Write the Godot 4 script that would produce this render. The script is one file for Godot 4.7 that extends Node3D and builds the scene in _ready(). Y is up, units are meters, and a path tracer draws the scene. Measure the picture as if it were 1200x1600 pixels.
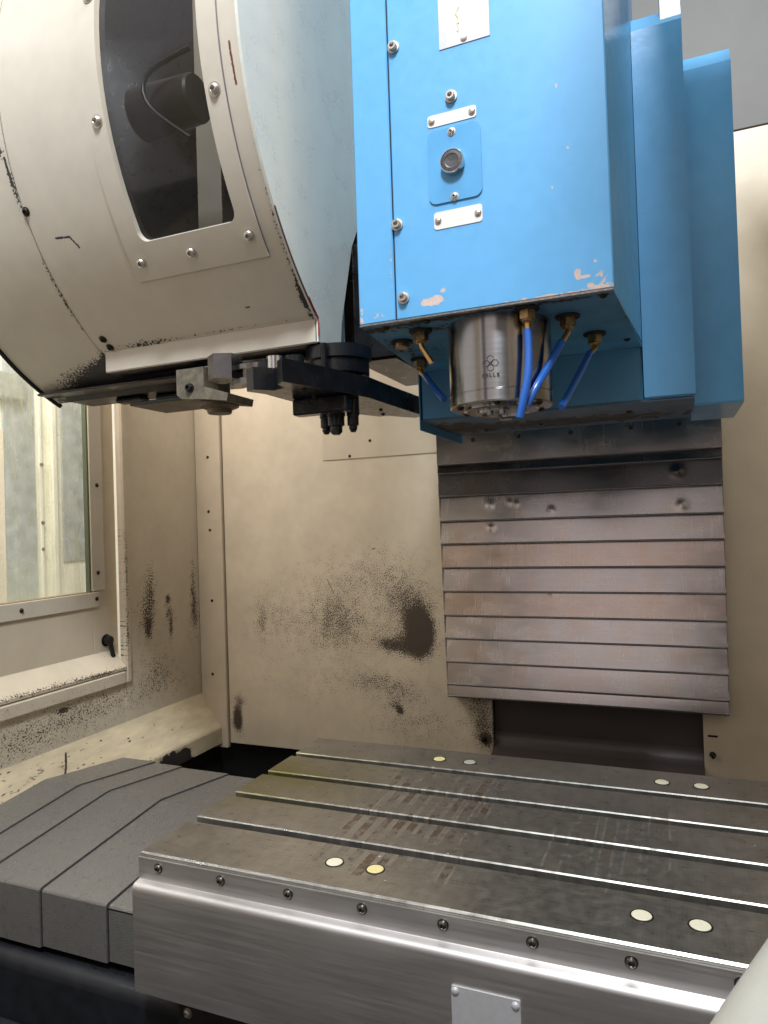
extends Node3D
# Inside of a vertical machining centre: blue spindle head, cream tool-changer drum, T-slot table.
# World: y up, metres, floor at y = 0. All the plan numbers below are heights relative to eye level EYE.
const EYE := 1.32
var M := {}
var rng := RandomNumberGenerator.new()

# ---------------------------------------------------------------- mesh builder
class MB:
	var st := SurfaceTool.new()
	var uvf
	func _init(f = null):
		st.begin(Mesh.PRIMITIVE_TRIANGLES)
		uvf = f
	func v(p: Vector3, n: Vector3, uv = null):
		st.set_normal(n)
		if uv != null: st.set_uv(uv)
		elif uvf != null: st.set_uv(uvf.call(p))
		else: st.set_uv(Vector2(p.x + p.z, p.y))
		st.add_vertex(p)
	func tri(a: Vector3, b: Vector3, c: Vector3, na: Vector3, nb: Vector3, nc: Vector3, ua = null, ub = null, uc = null):
		if (b - a).cross(c - a).length_squared() < 1e-18: return
		if (b - a).cross(c - a).dot(na + nb + nc) > 0.0:
			v(a, na, ua); v(c, nc, uc); v(b, nb, ub)
		else:
			v(a, na, ua); v(b, nb, ub); v(c, nc, uc)
	func flat(a: Vector3, b: Vector3, c: Vector3, out: Vector3):
		var n := (b - a).cross(c - a).normalized()
		if n.dot(out) < 0.0: n = -n
		tri(a, b, c, n, n, n)
	func quad(a: Vector3, b: Vector3, c: Vector3, d: Vector3, out: Vector3):
		flat(a, b, c, out); flat(a, c, d, out)
	# chamfered box in the frame xf, half extents h
	func obox(xf: Transform3D, h: Vector3, bev := 0.0):
		bev = minf(bev, minf(h.x, minf(h.y, h.z)) * 0.95)
		var cen := xf.origin
		var P := func(s: Vector3, k: int) -> Vector3:
			var q := Vector3(s.x * h.x, s.y * h.y, s.z * h.z)
			for a in 3:
				if a != k: q[a] -= s[a] * bev
			return xf * q
		for k in 3:
			for sg in [-1.0, 1.0]:
				var c := []
				var i := (k + 1) % 3
				var j := (k + 2) % 3
				for w in [[-1, -1], [1, -1], [1, 1], [-1, 1]]:
					var s := Vector3.ZERO
					s[k] = sg; s[i] = w[0]; s[j] = w[1]
					c.append(P.call(s, k))
				var o := Vector3.ZERO
				o[k] = sg
				quad(c[0], c[1], c[2], c[3], xf.basis * o)
		if bev <= 0.0: return
		for k in 3:      # edges parallel to k
			var i := (k + 1) % 3
			var j := (k + 2) % 3
			for w in [[-1, -1], [1, -1], [1, 1], [-1, 1]]:
				var s0 := Vector3.ZERO
				s0[i] = w[0]; s0[j] = w[1]
				var s1 := s0
				s0[k] = -1; s1[k] = 1
				quad(P.call(s0, i), P.call(s1, i), P.call(s1, j), P.call(s0, j), xf.basis * (s0 + s1))
		for x in [-1, 1]:
			for y in [-1, 1]:
				for z in [-1, 1]:
					var s := Vector3(x, y, z)
					flat(P.call(s, 0), P.call(s, 1), P.call(s, 2), xf.basis * s)
	func box(lo: Vector3, hi: Vector3, bev := 0.0):
		obox(Transform3D(Basis(), (lo + hi) / 2.0), (hi - lo).abs() / 2.0, bev)
	# polygon (in 2D) extruded: mp.call(q, t) gives the 3D point; smooth: angle below which side normals join
	func prism(poly: PackedVector2Array, mp: Callable, t0: float, t1: float, smooth := 0.0, caps := true):
		var n := poly.size()
		var mid := Vector2.ZERO
		for q in poly: mid += q / n
		var cw := Geometry2D.is_polygon_clockwise(poly)
		var nn := []
		for i in n:
			var e := poly[(i + 1) % n] - poly[i]
			var o := Vector2(e.y, -e.x).normalized()
			nn.append(-o if cw else o)
		var to3 := func(i: int, d: Vector2) -> Vector3:
			return ((mp.call(poly[i] + d * 0.001, t0) as Vector3) - (mp.call(poly[i], t0) as Vector3)).normalized()
		for i in n:
			var j := (i + 1) % n
			var d: Vector2 = nn[i]
			var di: Vector2 = d
			var dj: Vector2 = d
			var pr: Vector2 = nn[(i + n - 1) % n]
			var nx: Vector2 = nn[j]
			if smooth > 0.0 and absf(pr.angle_to(d)) < smooth: di = (pr + d).normalized()
			if smooth > 0.0 and absf(nx.angle_to(d)) < smooth: dj = (nx + d).normalized()
			var a: Vector3 = mp.call(poly[i], t0)
			var b: Vector3 = mp.call(poly[j], t0)
			var c: Vector3 = mp.call(poly[j], t1)
			var e2: Vector3 = mp.call(poly[i], t1)
			var ni: Vector3 = to3.call(i, di)
			var nj: Vector3 = to3.call(j, dj)
			tri(a, b, c, ni, nj, nj); tri(a, c, e2, ni, nj, ni)
		if caps:
			var ix := Geometry2D.triangulate_polygon(poly)
			var ax: Vector3 = ((mp.call(mid, t1) as Vector3) - (mp.call(mid, t0) as Vector3)).normalized()
			for k in range(0, ix.size(), 3):
				flat(mp.call(poly[ix[k]], t0), mp.call(poly[ix[k + 1]], t0), mp.call(poly[ix[k + 2]], t0), -ax)
				flat(mp.call(poly[ix[k]], t1), mp.call(poly[ix[k + 1]], t1), mp.call(poly[ix[k + 2]], t1), ax)
	# smooth surface fn(u, v) -> Vector3; uvs = (u, v) unless uvf
	func grid(nu: int, nv: int, fn: Callable, out: Vector3, keepuv := true):
		var p := []
		for j in nv + 1:
			for i in nu + 1: p.append(fn.call(float(i) / nu, float(j) / nv))
		var nm := []
		for j in nv + 1:
			for i in nu + 1:
				var a: Vector3 = p[j * (nu + 1) + mini(i + 1, nu)] - p[j * (nu + 1) + maxi(i - 1, 0)]
				var b: Vector3 = p[mini(j + 1, nv) * (nu + 1) + i] - p[maxi(j - 1, 0) * (nu + 1) + i]
				nm.append(a.cross(b).normalized())
		var sg := 1.0
		var mid: Vector3 = nm[(nv / 2) * (nu + 1) + nu / 2]
		if mid.dot(out) < 0.0: sg = -1.0
		for j in nv:
			for i in nu:
				var k := [j * (nu + 1) + i, j * (nu + 1) + i + 1, (j + 1) * (nu + 1) + i + 1, (j + 1) * (nu + 1) + i]
				var u := []
				for w in [[i, j], [i + 1, j], [i + 1, j + 1], [i, j + 1]]: u.append(Vector2(float(w[0]) / nu, float(w[1]) / nv) if keepuv and uvf == null else null)
				tri(p[k[0]], p[k[1]], p[k[2]], nm[k[0]] * sg, nm[k[1]] * sg, nm[k[2]] * sg, u[0], u[1], u[2])
				tri(p[k[0]], p[k[2]], p[k[3]], nm[k[0]] * sg, nm[k[2]] * sg, nm[k[3]] * sg, u[0], u[2], u[3])
	# profile of (radius, height) turned about the y axis of xf; each profile segment has its own normals
	func lathe(xf: Transform3D, prof: Array, seg := 24):
		for k in prof.size() - 1:
			var a: Vector2 = prof[k]
			var b: Vector2 = prof[k + 1]
			var e := b - a
			var n2 := Vector2(e.y, -e.x).normalized()
			for i in seg:
				var t0 := TAU * i / seg
				var t1 := TAU * (i + 1) / seg
				var d0 := Vector3(cos(t0), 0, sin(t0))
				var d1 := Vector3(cos(t1), 0, sin(t1))
				var up := Vector3.UP
				var n0 := (xf.basis * (d0 * n2.x + up * n2.y)).normalized()
				var n1 := (xf.basis * (d1 * n2.x + up * n2.y)).normalized()
				var pa := xf * (d0 * a.x + up * a.y)
				var pb := xf * (d1 * a.x + up * a.y)
				var pc := xf * (d1 * b.x + up * b.y)
				var pd := xf * (d0 * b.x + up * b.y)
				var u := [Vector2(float(i) / seg, a.y), Vector2(float(i + 1) / seg, a.y), Vector2(float(i + 1) / seg, b.y), Vector2(float(i) / seg, b.y)]
				if a.x > 1e-7: tri(pa, pb, pc, n0, n1, n1, u[0], u[1], u[2])
				if b.x > 1e-7: tri(pa, pc, pd, n0, n1, n0, u[0], u[2], u[3])
				elif a.x <= 1e-7: pass
	func tube(pts: Array, r: float, seg := 10, r1 := -1.0, capped := true):
		var n := pts.size()
		var up := Vector3(0.31, 0.87, 0.38)
		var rings := []
		for i in n:
			var t: Vector3 = ((pts[mini(i + 1, n - 1)] as Vector3) - (pts[maxi(i - 1, 0)] as Vector3)).normalized()
			var a := t.cross(up).normalized()
			if a.length() < 0.5: a = t.cross(Vector3.RIGHT).normalized()
			var b := t.cross(a).normalized()
			up = b if false else up
			var rr := r if r1 < 0.0 else lerpf(r, r1, float(i) / (n - 1))
			var ring := []
			for k in seg:
				var d := a * cos(TAU * k / seg) + b * sin(TAU * k / seg)
				ring.append([pts[i] + d * rr, d])
			rings.append(ring)
		for i in n - 1:
			for k in seg:
				var q := (k + 1) % seg
				tri(rings[i][k][0], rings[i][q][0], rings[i + 1][q][0], rings[i][k][1], rings[i][q][1], rings[i + 1][q][1])
				tri(rings[i][k][0], rings[i + 1][q][0], rings[i + 1][k][0], rings[i][k][1], rings[i + 1][q][1], rings[i + 1][k][1])
		if capped:
			for e in [0, n - 1]:
				var o: Vector3 = (pts[0] - pts[1]) if e == 0 else (pts[n - 1] - pts[n - 2])
				for k in seg: flat(pts[e], rings[e][k][0], rings[e][(k + 1) % seg][0], o)
	func mesh() -> ArrayMesh:
		return st.commit()

# ---------------------------------------------------------------- scene helpers
func P(x: float, y: float, z: float) -> Vector3:
	return Vector3(x, y + EYE, z)

var taken := {}
func numbered(n: String) -> String:
	taken[n] = taken.get(n, -1) + 1
	return n if taken[n] == 0 else "%s_%03d" % [n, taken[n]]

func tag(o: Node3D, label: String, category: String, group := ""):
	o.set_meta("label", label)
	if category: o.set_meta("category", category)
	if group: o.set_meta("group", group)
	return o

func thing(called: String, label: String, category: String, base: Vector3, group := "") -> Node3D:
	var o := Node3D.new()
	o.name = numbered(called)
	add_child(o)
	o.position = base
	tag(o, label, category, group)
	return o

func gpos(o: Node) -> Vector3:
	var p := Vector3.ZERO
	while o is Node3D and o != self:
		p += (o as Node3D).position
		o = o.get_parent()
	return p

func part_name(parent: Node, n: String) -> String:
	if not parent.has_node(NodePath(n)): return n
	var k := 1
	while parent.has_node(NodePath("%s_%03d" % [n, k])): k += 1
	return "%s_%03d" % [n, k]

# mesh given in world coordinates
func part(called: String, mesh: Mesh, mat: Material, parent: Node) -> MeshInstance3D:
	var o := MeshInstance3D.new()
	o.mesh = mesh
	o.material_override = mat
	o.name = numbered(called) if parent == self else part_name(parent, called)
	parent.add_child(o, true)
	if parent != self: o.position = -gpos(parent)
	return o

# mesh given in its own coordinates, set down at xf
func put(called: String, mesh: Mesh, mat: Material, parent: Node, xf: Transform3D) -> MeshInstance3D:
	var o := part(called, mesh, mat, parent)
	o.transform = Transform3D(xf.basis, xf.origin - (gpos(parent) if parent != self else Vector3.ZERO))
	return o

func struct(called: String, mesh: Mesh, mat: Material, label := "") -> MeshInstance3D:
	var o := part(called, mesh, mat, self)
	o.set_meta("kind", "structure")
	if label: o.set_meta("label", label)
	return o

# frame whose y axis points along n
func face(p: Vector3, n: Vector3, turn := 0.0) -> Transform3D:
	n = n.normalized()
	var s := Vector3.UP if absf(n.y) < 0.9 else Vector3.BACK
	var x := s.cross(n).normalized()
	return Transform3D(Basis(x, n, x.cross(n)).rotated(n, turn), p)

# ---------------------------------------------------------------- textures
func noise_bytes(w: int, h: int, freq: float, sd: int, kind := FastNoiseLite.TYPE_SIMPLEX_SMOOTH, octaves := 3, seamless := false) -> PackedByteArray:
	var n := FastNoiseLite.new()
	n.seed = sd
	n.noise_type = kind
	n.frequency = freq
	n.fractal_octaves = octaves
	var im: Image = n.get_seamless_image(w, h) if seamless else n.get_image(w, h)
	im.convert(Image.FORMAT_L8)
	return im.get_data()

func stretched(w: int, h: int, sx: int, sy: int, freq: float, sd: int) -> PackedByteArray:
	var n := FastNoiseLite.new()
	n.seed = sd
	n.frequency = freq
	n.fractal_octaves = 3
	var im: Image = n.get_seamless_image(maxi(4, w / sx), maxi(4, h / sy))
	im.convert(Image.FORMAT_L8)
	im.resize(w, h, Image.INTERPOLATE_CUBIC)
	return im.get_data()

func to_tex(w: int, h: int, b: PackedByteArray, f := Image.FORMAT_RGB8) -> ImageTexture:
	return ImageTexture.create_from_image(Image.create_from_data(w, h, false, f, b))

# painted surface with worn spots. blobs: [u, v, ru, rv, strength]; strokes: [[points], width px, colour or null]
func worn(w: int, h: int, base: Color, bare: Color, blobs: Array, opt := {}) -> Dictionary:
	var sd: int = opt.get("seed", 1)
	var fine := noise_bytes(w, h, opt.get("fine", 0.16), sd, FastNoiseLite.TYPE_SIMPLEX_SMOOTH, 3)
	var med := noise_bytes(w, h, opt.get("med", 0.03), sd + 1)
	var big := noise_bytes(w, h, opt.get("big", 0.006), sd + 2)
	var den := PackedFloat32Array()
	den.resize(w * h)
	for b in blobs:
		var x0 := maxi(0, int((b[0] - b[2] * 2.0) * w))
		var x1 := mini(w, int((b[0] + b[2] * 2.0) * w) + 1)
		var y0 := maxi(0, int((b[1] - b[3] * 2.0) * h))
		var y1 := mini(h, int((b[1] + b[3] * 2.0) * h) + 1)
		for y in range(y0, y1):
			var dy: float = (float(y) / h - b[1]) / b[3]
			for x in range(x0, x1):
				var dx: float = (float(x) / w - b[0]) / b[2]
				var q := dx * dx + dy * dy
				if q < 4.0: den[y * w + x] += b[4] * exp(-q * 1.3)
	var out := PackedByteArray()
	out.resize(w * h * 3)
	var rough := PackedByteArray()
	rough.resize(w * h)
	var mot: float = opt.get("mottle", 0.07)
	var grime: Color = opt.get("grime", base.darkened(0.35))
	var gk: float = opt.get("grime_amount", 0.5)
	var base_r := int(255 * float(opt.get("rough", 0.5)))
	var bare_r := int(255 * float(opt.get("bare_rough", 0.6)))
	var mix_f: float = opt.get("fine_share", 0.80)
	var sp: float = opt.get("speck", 0.0)
	var con: float = opt.get("contrast", 1.0)
	var hash_ := sd * 7919 + 17
	for i in w * h:
		var nf := fine[i] / 255.0
		var nm := med[i] / 255.0
		var nb := big[i] / 255.0
		hash_ = (hash_ * 1103515245 + 12345) & 0x7fffffff
		var n := nf * mix_f + nm * (1.0 - mix_f) + (float(hash_ >> 8 & 0xffff) / 65535.0 - 0.5) * 0.14
		n = .5 + (n - .5) * con
		var d := den[i]
		var t := clampf((d - n) * 14.0 + 0.5, 0.0, 1.0) if d > 0.02 else 0.0
		if sp > 0.0 and nf > 1.0 - sp and nm > 0.58: t = 1.0
		var k := 1.0 + (nb - 0.5) * mot * 2.0 + (nm - 0.5) * mot
		var c := base.lerp(grime, clampf(d * gk, 0.0, 0.6))
		var kk := 1.0 + (nf - 0.5) * 0.12
		out[i * 3] = int(clampf(lerpf(c.r * k, bare.r * kk, t), 0.0, 1.0) * 255.0)
		out[i * 3 + 1] = int(clampf(lerpf(c.g * k, bare.g * kk, t), 0.0, 1.0) * 255.0)
		out[i * 3 + 2] = int(clampf(lerpf(c.b * k, bare.b * kk, t), 0.0, 1.0) * 255.0)
		rough[i] = int(clampf(lerpf(base_r, bare_r, t) + (nm - 0.5) * 40.0, 10, 250))
	var im := Image.create_from_data(w, h, false, Image.FORMAT_RGB8, out)
	for s in opt.get("strokes", []):
		var pts: Array = s[0]
		var col: Color = s[2] if s.size() > 2 else bare
		for i in pts.size() - 1:
			var a: Vector2 = pts[i] * Vector2(w, h)
			var b2: Vector2 = pts[i + 1] * Vector2(w, h)
			var steps := int(a.distance_to(b2)) + 1
			for q in steps:
				var c2 := a.lerp(b2, float(q) / steps) + Vector2(rng.randf_range(-0.7, 0.7), rng.randf_range(-0.7, 0.7))
				var rr: float = s[1] * rng.randf_range(0.35, 1.0)
				for yy in range(int(c2.y - rr), int(c2.y + rr) + 1):
					for xx in range(int(c2.x - rr), int(c2.x + rr) + 1):
						if xx >= 0 and yy >= 0 and xx < w and yy < h: im.set_pixel(xx, yy, col)
	return {"color": ImageTexture.create_from_image(im), "rough": to_tex(w, h, rough, Image.FORMAT_L8)}

func mat(color: Color, rough := 0.5, metal := 0.0) -> StandardMaterial3D:
	var m := StandardMaterial3D.new()
	m.albedo_color = color
	m.roughness = rough
	m.metallic = metal
	return m

func sheet_mat(t: Dictionary, spec := 0.5) -> StandardMaterial3D:
	var m := mat(Color.WHITE, 1.0)
	m.albedo_texture = t.color
	m.roughness_texture = t.rough
	m.roughness_texture_channel = BaseMaterial3D.TEXTURE_CHANNEL_RED
	m.metallic_specular = spec
	m.texture_repeat = false
	return m

func mottled(m: StandardMaterial3D, tex: Texture2D, scale: float, rtex: Texture2D = null) -> StandardMaterial3D:
	m.albedo_texture = tex
	if rtex:
		m.roughness_texture = rtex
		m.roughness_texture_channel = BaseMaterial3D.TEXTURE_CHANNEL_RED
	m.uv1_triplanar = true
	m.uv1_world_triplanar = true
	m.uv1_scale = Vector3.ONE * scale
	return m

func grey_tex(w: int, h: int, data: PackedByteArray, lo: float, hi: float) -> ImageTexture:
	var out := PackedByteArray()
	out.resize(w * h)
	for i in w * h: out[i] = int(255 * lerpf(lo, hi, data[i] / 255.0))
	return to_tex(w, h, out, Image.FORMAT_L8)

func mix_bytes(a: PackedByteArray, b: PackedByteArray, k: float) -> PackedByteArray:
	var out := PackedByteArray()
	out.resize(a.size())
	for i in a.size(): out[i] = int(lerpf(a[i], b[i], k))
	return out

func make_materials():
	var blue := Color8(100, 172, 224)
	var cloud := noise_bytes(512, 512, 0.012, 5, FastNoiseLite.TYPE_SIMPLEX_SMOOTH, 4, true)
	var grain := noise_bytes(512, 512, 0.12, 6, FastNoiseLite.TYPE_SIMPLEX_SMOOTH, 3, true)
	var blend := mix_bytes(cloud, grain, 0.3)
	M.mottle = grey_tex(512, 512, blend, 0.94, 1.0)
	M.mottle_strong = grey_tex(512, 512, blend, 0.55, 1.0)
	M.rmottle = grey_tex(512, 512, blend, 0.6, 1.0)
	# brushed: long streaks along u
	var br := mix_bytes(stretched(1024, 512, 48, 1, 0.2, 11), cloud_to(cloud, 1024, 512), 0.35)
	M.brush = grey_tex(1024, 512, br, 0.91, 1.0)
	M.rbrush = grey_tex(1024, 512, br, 0.78, 1.0)
	var brn := Image.create_from_data(1024, 512, false, Image.FORMAT_L8, stretched(1024, 512, 64, 1, 0.35, 13))
	brn.convert(Image.FORMAT_RGB8)
	brn.bump_map_to_normal_map(1.0)
	M.brush_n = ImageTexture.create_from_image(brn)
	var crk := Image.create_from_data(512, 512, false, Image.FORMAT_L8, grain)
	crk.convert(Image.FORMAT_RGB8)
	crk.bump_map_to_normal_map(2.0)
	M.crinkle_n = ImageTexture.create_from_image(crk)
	var orange := Image.create_from_data(512, 512, false, Image.FORMAT_L8, noise_bytes(512, 512, 0.05, 8, FastNoiseLite.TYPE_SIMPLEX_SMOOTH, 2, true))
	orange.convert(Image.FORMAT_RGB8)
	orange.bump_map_to_normal_map(1.2)
	M.peel_n = ImageTexture.create_from_image(orange)

	M.blue = mottled(mat(blue, 0.28), M.mottle, 3.0, M.rmottle)
	M.blue.normal_enabled = true
	M.blue.normal_texture = M.peel_n
	M.blue.normal_scale = 0.05
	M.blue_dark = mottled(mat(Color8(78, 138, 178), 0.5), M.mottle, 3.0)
	M.cream = mottled(mat(Color8(210, 200, 184), 0.42), M.mottle, 2.2, M.rmottle)
	M.cream_pale = mottled(mat(Color8(230, 230, 220), 0.38), M.mottle, 2.6, M.rmottle)
	M.beige = mottled(mat(Color8(214, 200, 177), 0.42), M.mottle, 2.2, M.rmottle)
	M.wall_shaded = mottled(mat(Color8(100, 98, 95), 0.55), M.mottle, 2.0)  # wall paint darkened to grey in place of the shade up there
	M.black = mottled(mat(Color8(28, 28, 32), 0.38), M.mottle_strong, 5.0, M.rmottle)
	M.black_metal = mottled(mat(Color8(40, 41, 46), 0.32, 0.35), M.mottle_strong, 6.0, M.rmottle)
	M.base_black = mottled(mat(Color8(36, 38, 44), 0.5), M.mottle_strong, 4.0)
	M.dark_void = mat(Color8(14, 14, 16), 0.8)
	M.steel = mottled(mat(Color8(132, 130, 130), 0.3, 1.0), M.mottle, 9.0, M.rmottle)
	M.chrome = mat(Color8(215, 215, 215), 0.16, 1.0)
	M.screw = mottled(mat(Color8(214, 208, 200), 0.36, 1.0), M.mottle, 40.0)
	M.screw_mid = mottled(mat(Color8(150, 146, 140), 0.3, 1.0), M.mottle_strong, 40.0)
	M.screw_dark = mottled(mat(Color8(78, 70, 62), 0.45, 0.8), M.mottle_strong, 40.0)
	M.brass = mottled(mat(Color8(214, 178, 130), 0.42, 1.0), M.mottle_strong, 30.0, M.rmottle)
	M.brass_light = mat(Color8(216, 176, 118), 0.3, 1.0)
	M.hose = mat(Color8(22, 96, 190), 0.22)
	M.hose.clearcoat_enabled = true
	M.hose.clearcoat = 0.6
	M.button = mottled(mat(Color8(96, 94, 98), 0.4), M.mottle_strong, 30.0)
	M.rubber = mat(Color8(30, 30, 30), 0.7)
	M.label_white = mat(Color8(236, 228, 222), 0.4)
	M.plate_grey = mottled(mat(Color8(204, 202, 204), 0.4, 0.35), M.mottle, 14.0)
	M.rim_metal = mottled(mat(Color8(190, 182, 176), 0.35, 0.7), M.mottle_strong, 30.0)
	M.primer = mat(Color8(206, 186, 180), 0.7)
	M.red = mat(Color8(150, 38, 34), 0.55)
	M.way_grey = mottled(mat(Color8(100, 97, 93), 0.38), M.mottle, 3.0, M.rmottle)
	M.way_grey.normal_enabled = true
	M.way_grey.normal_texture = M.crinkle_n
	M.way_grey.normal_scale = 1.1
	M.way_grey.uv1_scale = Vector3.ONE * 7.0
	M.column_grey = mottled(mat(Color8(84, 76, 74), 0.42, 0.25), M.mottle, 2.0)
	M.floor = mottled(mat(Color8(120, 118, 112), 0.7), M.mottle_strong, 1.3)
	M.ink = mat(Color8(40, 42, 46), 0.5)
	M.plug_pale = mottled(mat(Color8(226, 220, 196), 0.5), M.mottle, 30.0)
	M.plug_yellow = mottled(mat(Color8(226, 210, 150), 0.5), M.mottle, 30.0)
	M.plug_grey = mottled(mat(Color8(176, 174, 160), 0.5), M.mottle, 30.0)

	# brushed sheet steel with its own uv (u along the sheet)
	M.apron = mat(Color8(216, 212, 210), 0.56, 1.0)
	M.apron.albedo_texture = M.brush
	M.apron.roughness_texture = M.rbrush
	M.apron.normal_enabled = true
	M.apron.normal_texture = M.brush_n
	M.apron.normal_scale = 0.03
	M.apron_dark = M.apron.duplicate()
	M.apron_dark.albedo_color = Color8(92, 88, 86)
	M.slat = []
	var st_tex := slat_tex(cloud)
	for tint in [Color8(160, 156, 155), Color8(122, 118, 118), Color8(104, 102, 103), Color8(204, 199, 199), Color8(212, 204, 203), Color8(216, 200, 192), Color8(218, 211, 210)]:  # dark and warm tints stand in for what the slats reflect
		var s: StandardMaterial3D = M.apron.duplicate()
		s.albedo_color = tint
		s.albedo_texture = st_tex[0]
		s.roughness = 0.34
		s.roughness_texture = st_tex[1]
		M.slat.append(s)
	M.slat_edge = mottled(mat(Color8(120, 118, 118), 0.35, 1.0), M.mottle, 10.0)
	M.spindle = mat(Color8(164, 162, 162), 0.26, 1.0)
	M.spindle.anisotropy_enabled = true
	M.spindle.anisotropy = -0.8
	M.spindle.albedo_texture = M.brush
	M.spindle.roughness_texture = M.rbrush
	M.spindle.uv1_scale = Vector3(1, 30, 1)
	M.spindle.normal_enabled = true
	M.spindle.normal_texture = M.brush_n
	M.spindle.normal_scale = 0.02

	var bare_dark := Color8(76, 65, 54)
	# rear wall, u: x -1.135..-0.40, v: y 0.36..-0.587
	var U := func(x): return (x + 1.135) / 0.735
	var V := func(y): return (0.36 - y) / 0.947
	var rb := []
	for b in [[-.575, -.285, .036, .050, 1.0], [-.560, -.255, .026, .05, .55], [-.595, -.225, .04, .03, .34], [-.65, -.302, .045, .020, .62], [-.62, -.22, .09, .09, .22], [-.70, -.285, .12, .05, .12], [-.583, -.262, .036, .05, .55], [-.60, -.18, .06, .04, .30], [-.60, -.31, .05, .03, .35],
			[-.80, -.23, .07, .06, .26], [-.87, -.26, .14, .08, .17], [-.80, -.30, .07, .05, .19], [-1.025, -.25, .022, .06, .30], [-.98, -.24, .08, .08, .16],
			[-.70, -.395, .09, .030, .33], [-.62, -.42, .07, .03, .28], [-.78, -.16, .14, .09, .17], [-.66, -.12, .1, .06, .20], [-.634, -.463, .009, .010, .95], [-.645, -.45, .02, .012, .45], [-.75, -.24, .03, .02, .12],
			[-1.108, -.52, .016, .035, 1.5], [-1.10, -.47, .02, .02, .5], [-.43, -.40, .05, .09, .50], [-.42, -.50, .03, .05, .48], [-.60, -.49, .12, .05, .24],
			[-.42, -.515, .014, .014, .9], [-.85, -.40, .2, .06, .10]]:
		rb.append([U.call(b[0]), V.call(b[1]), b[2] / .735, b[3] / .947, b[4]])
	M.rear = sheet_mat(worn(1024, 1280, Color8(214, 200, 177), bare_dark, rb, {"seed": 21, "contrast": 1.5, "mottle": 0.03, "fine": 0.19, "med": 0.022, "grime": Color8(140, 124, 100), "grime_amount": 0.12, "speck": 0.02, "rough": 0.4,
		"strokes": [[[Vector2(.425, .53), Vector2(.45, .57)], 1.4, Color8(150, 134, 110)], [[Vector2(.6, .45), Vector2(.61, .448)], 1.2]]}))
	# left wall, u: z -1.6..-0.5, v: y 0.4..-0.46
	U = func(z): return (z + 1.6) / 1.1
	V = func(y): return (0.4 - y) / 0.86
	var lb := []
	for b in [[-1.385, -.21, .035, .06, .46], [-1.40, -.15, .018, .07, .50], [-1.39, -.25, .014, .03, .6], [-1.47, -.22, .02, .035, .50], [-1.465, -.18, .009, .012, 1.0], [-1.475, -.26, .008, .03, .66], [-1.57, -.17, .012, .09, .48], [-1.575, -.24, .03, .06, .36],
			[-1.3, -.40, .3, .04, .17], [-1.1, -.42, .2, .04, .15], [-1.0, -.42, .12, .05, .12], [-1.42, -.36, .06, .05, .30], [-.85, -.41, .2, .06, .12], [-1.2, -.385, .12, .025, .16], [-1.12, -.38, .02, .006, .9], [-1.05, -.323, .3, .006, .42], [-1.22, -.326, .06, .004, .5], [-1.31, -.25, .006, .05, .5], [-1.312, -.1, .006, .1, .42], [-1.28, -.262, .02, .03, .2]]:
		lb.append([U.call(b[0]), V.call(b[1]), b[2] / 1.1, b[3] / .86, b[4]])
	M.left = sheet_mat(worn(1280, 1024, Color8(211, 198, 176), bare_dark, lb, {"seed": 31, "contrast": 1.6, "mottle": 0.03, "fine": 0.16, "med": 0.03, "grime": Color8(146, 130, 106), "grime_amount": 0.12, "speck": 0.03, "rough": 0.42,
		"strokes": [[[Vector2(.035, .655), Vector2(.022, .70), Vector2(.03, .73)], 2.0]]}))
	# slanted ledge: u along z -1.6..-0.5, v 0 (top) .. 1 (foot)
	M.ledge = sheet_mat(worn(1280, 512, Color8(206, 190, 160), Color8(48, 43, 40), ledge_blobs(), {"seed": 41, "fine": 0.06, "med": 0.018, "fine_share": 0.45, "speck": 0.05, "rough": 0.42,
		"strokes": [[[Vector2(.44, .12), Vector2(.455, .34), Vector2(.47, .5)], 2.6]]}))
	# head front, u: x -0.345..-0.045, v: y 0.66..0.235
	U = func(x): return (x + 0.345) / 0.3
	V = func(y): return (0.66 - y) / 0.425
	var hb := []
	for b in [[-.252, .256, .014, .005, 1.5], [-.243, .259, .006, .005, 1.2], [-.236, .267, .004, .003, 1.0], [-.085, .262, .004, .006, 1.3], [-.078, .257, .008, .0022, 1.2], [-.072, .247, .003, .002, 1.2], [-.066, .272, .002, .002, 1.2],
			[-.2, .24, .10, .002, .6], [-.11, .242, .06, .003, .62], [-.06, .244, .02, .006, .55], [-.34, .25, .003, .02, .6], [-.317, .25, .02, .008, .42], [-.06, .256, .01, .01, .45], [-.108, .36, .0015, .003, 1.1], [-.09, .40, .002, .002, 1.1], [-.1, .47, .0015, .003, 1.0], [-.3, .3, .002, .05, .42]]:
		hb.append([U.call(b[0]), V.call(b[1]), b[2] / .3, b[3] / .425, b[4]])
	M.front = sheet_mat(worn(768, 1088, blue, Color8(208, 186, 178), hb, {"seed": 51, "fine": 0.05, "med": 0.02, "mottle": 0.012, "grime": Color8(96, 150, 190), "grime_amount": 0.3, "rough": 0.42}))
	M.front.normal_enabled = true
	M.front.normal_texture = M.peel_n
	M.front.normal_scale = 0.015
	# underside of the head
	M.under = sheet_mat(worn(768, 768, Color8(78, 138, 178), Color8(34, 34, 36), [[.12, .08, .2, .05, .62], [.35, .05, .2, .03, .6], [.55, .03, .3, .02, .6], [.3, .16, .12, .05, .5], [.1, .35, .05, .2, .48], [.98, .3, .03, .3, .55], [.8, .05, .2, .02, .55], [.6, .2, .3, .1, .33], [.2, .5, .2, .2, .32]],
		{"seed": 61, "fine": 0.04, "med": 0.015, "mottle": 0.1, "rough": 0.5}))
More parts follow.
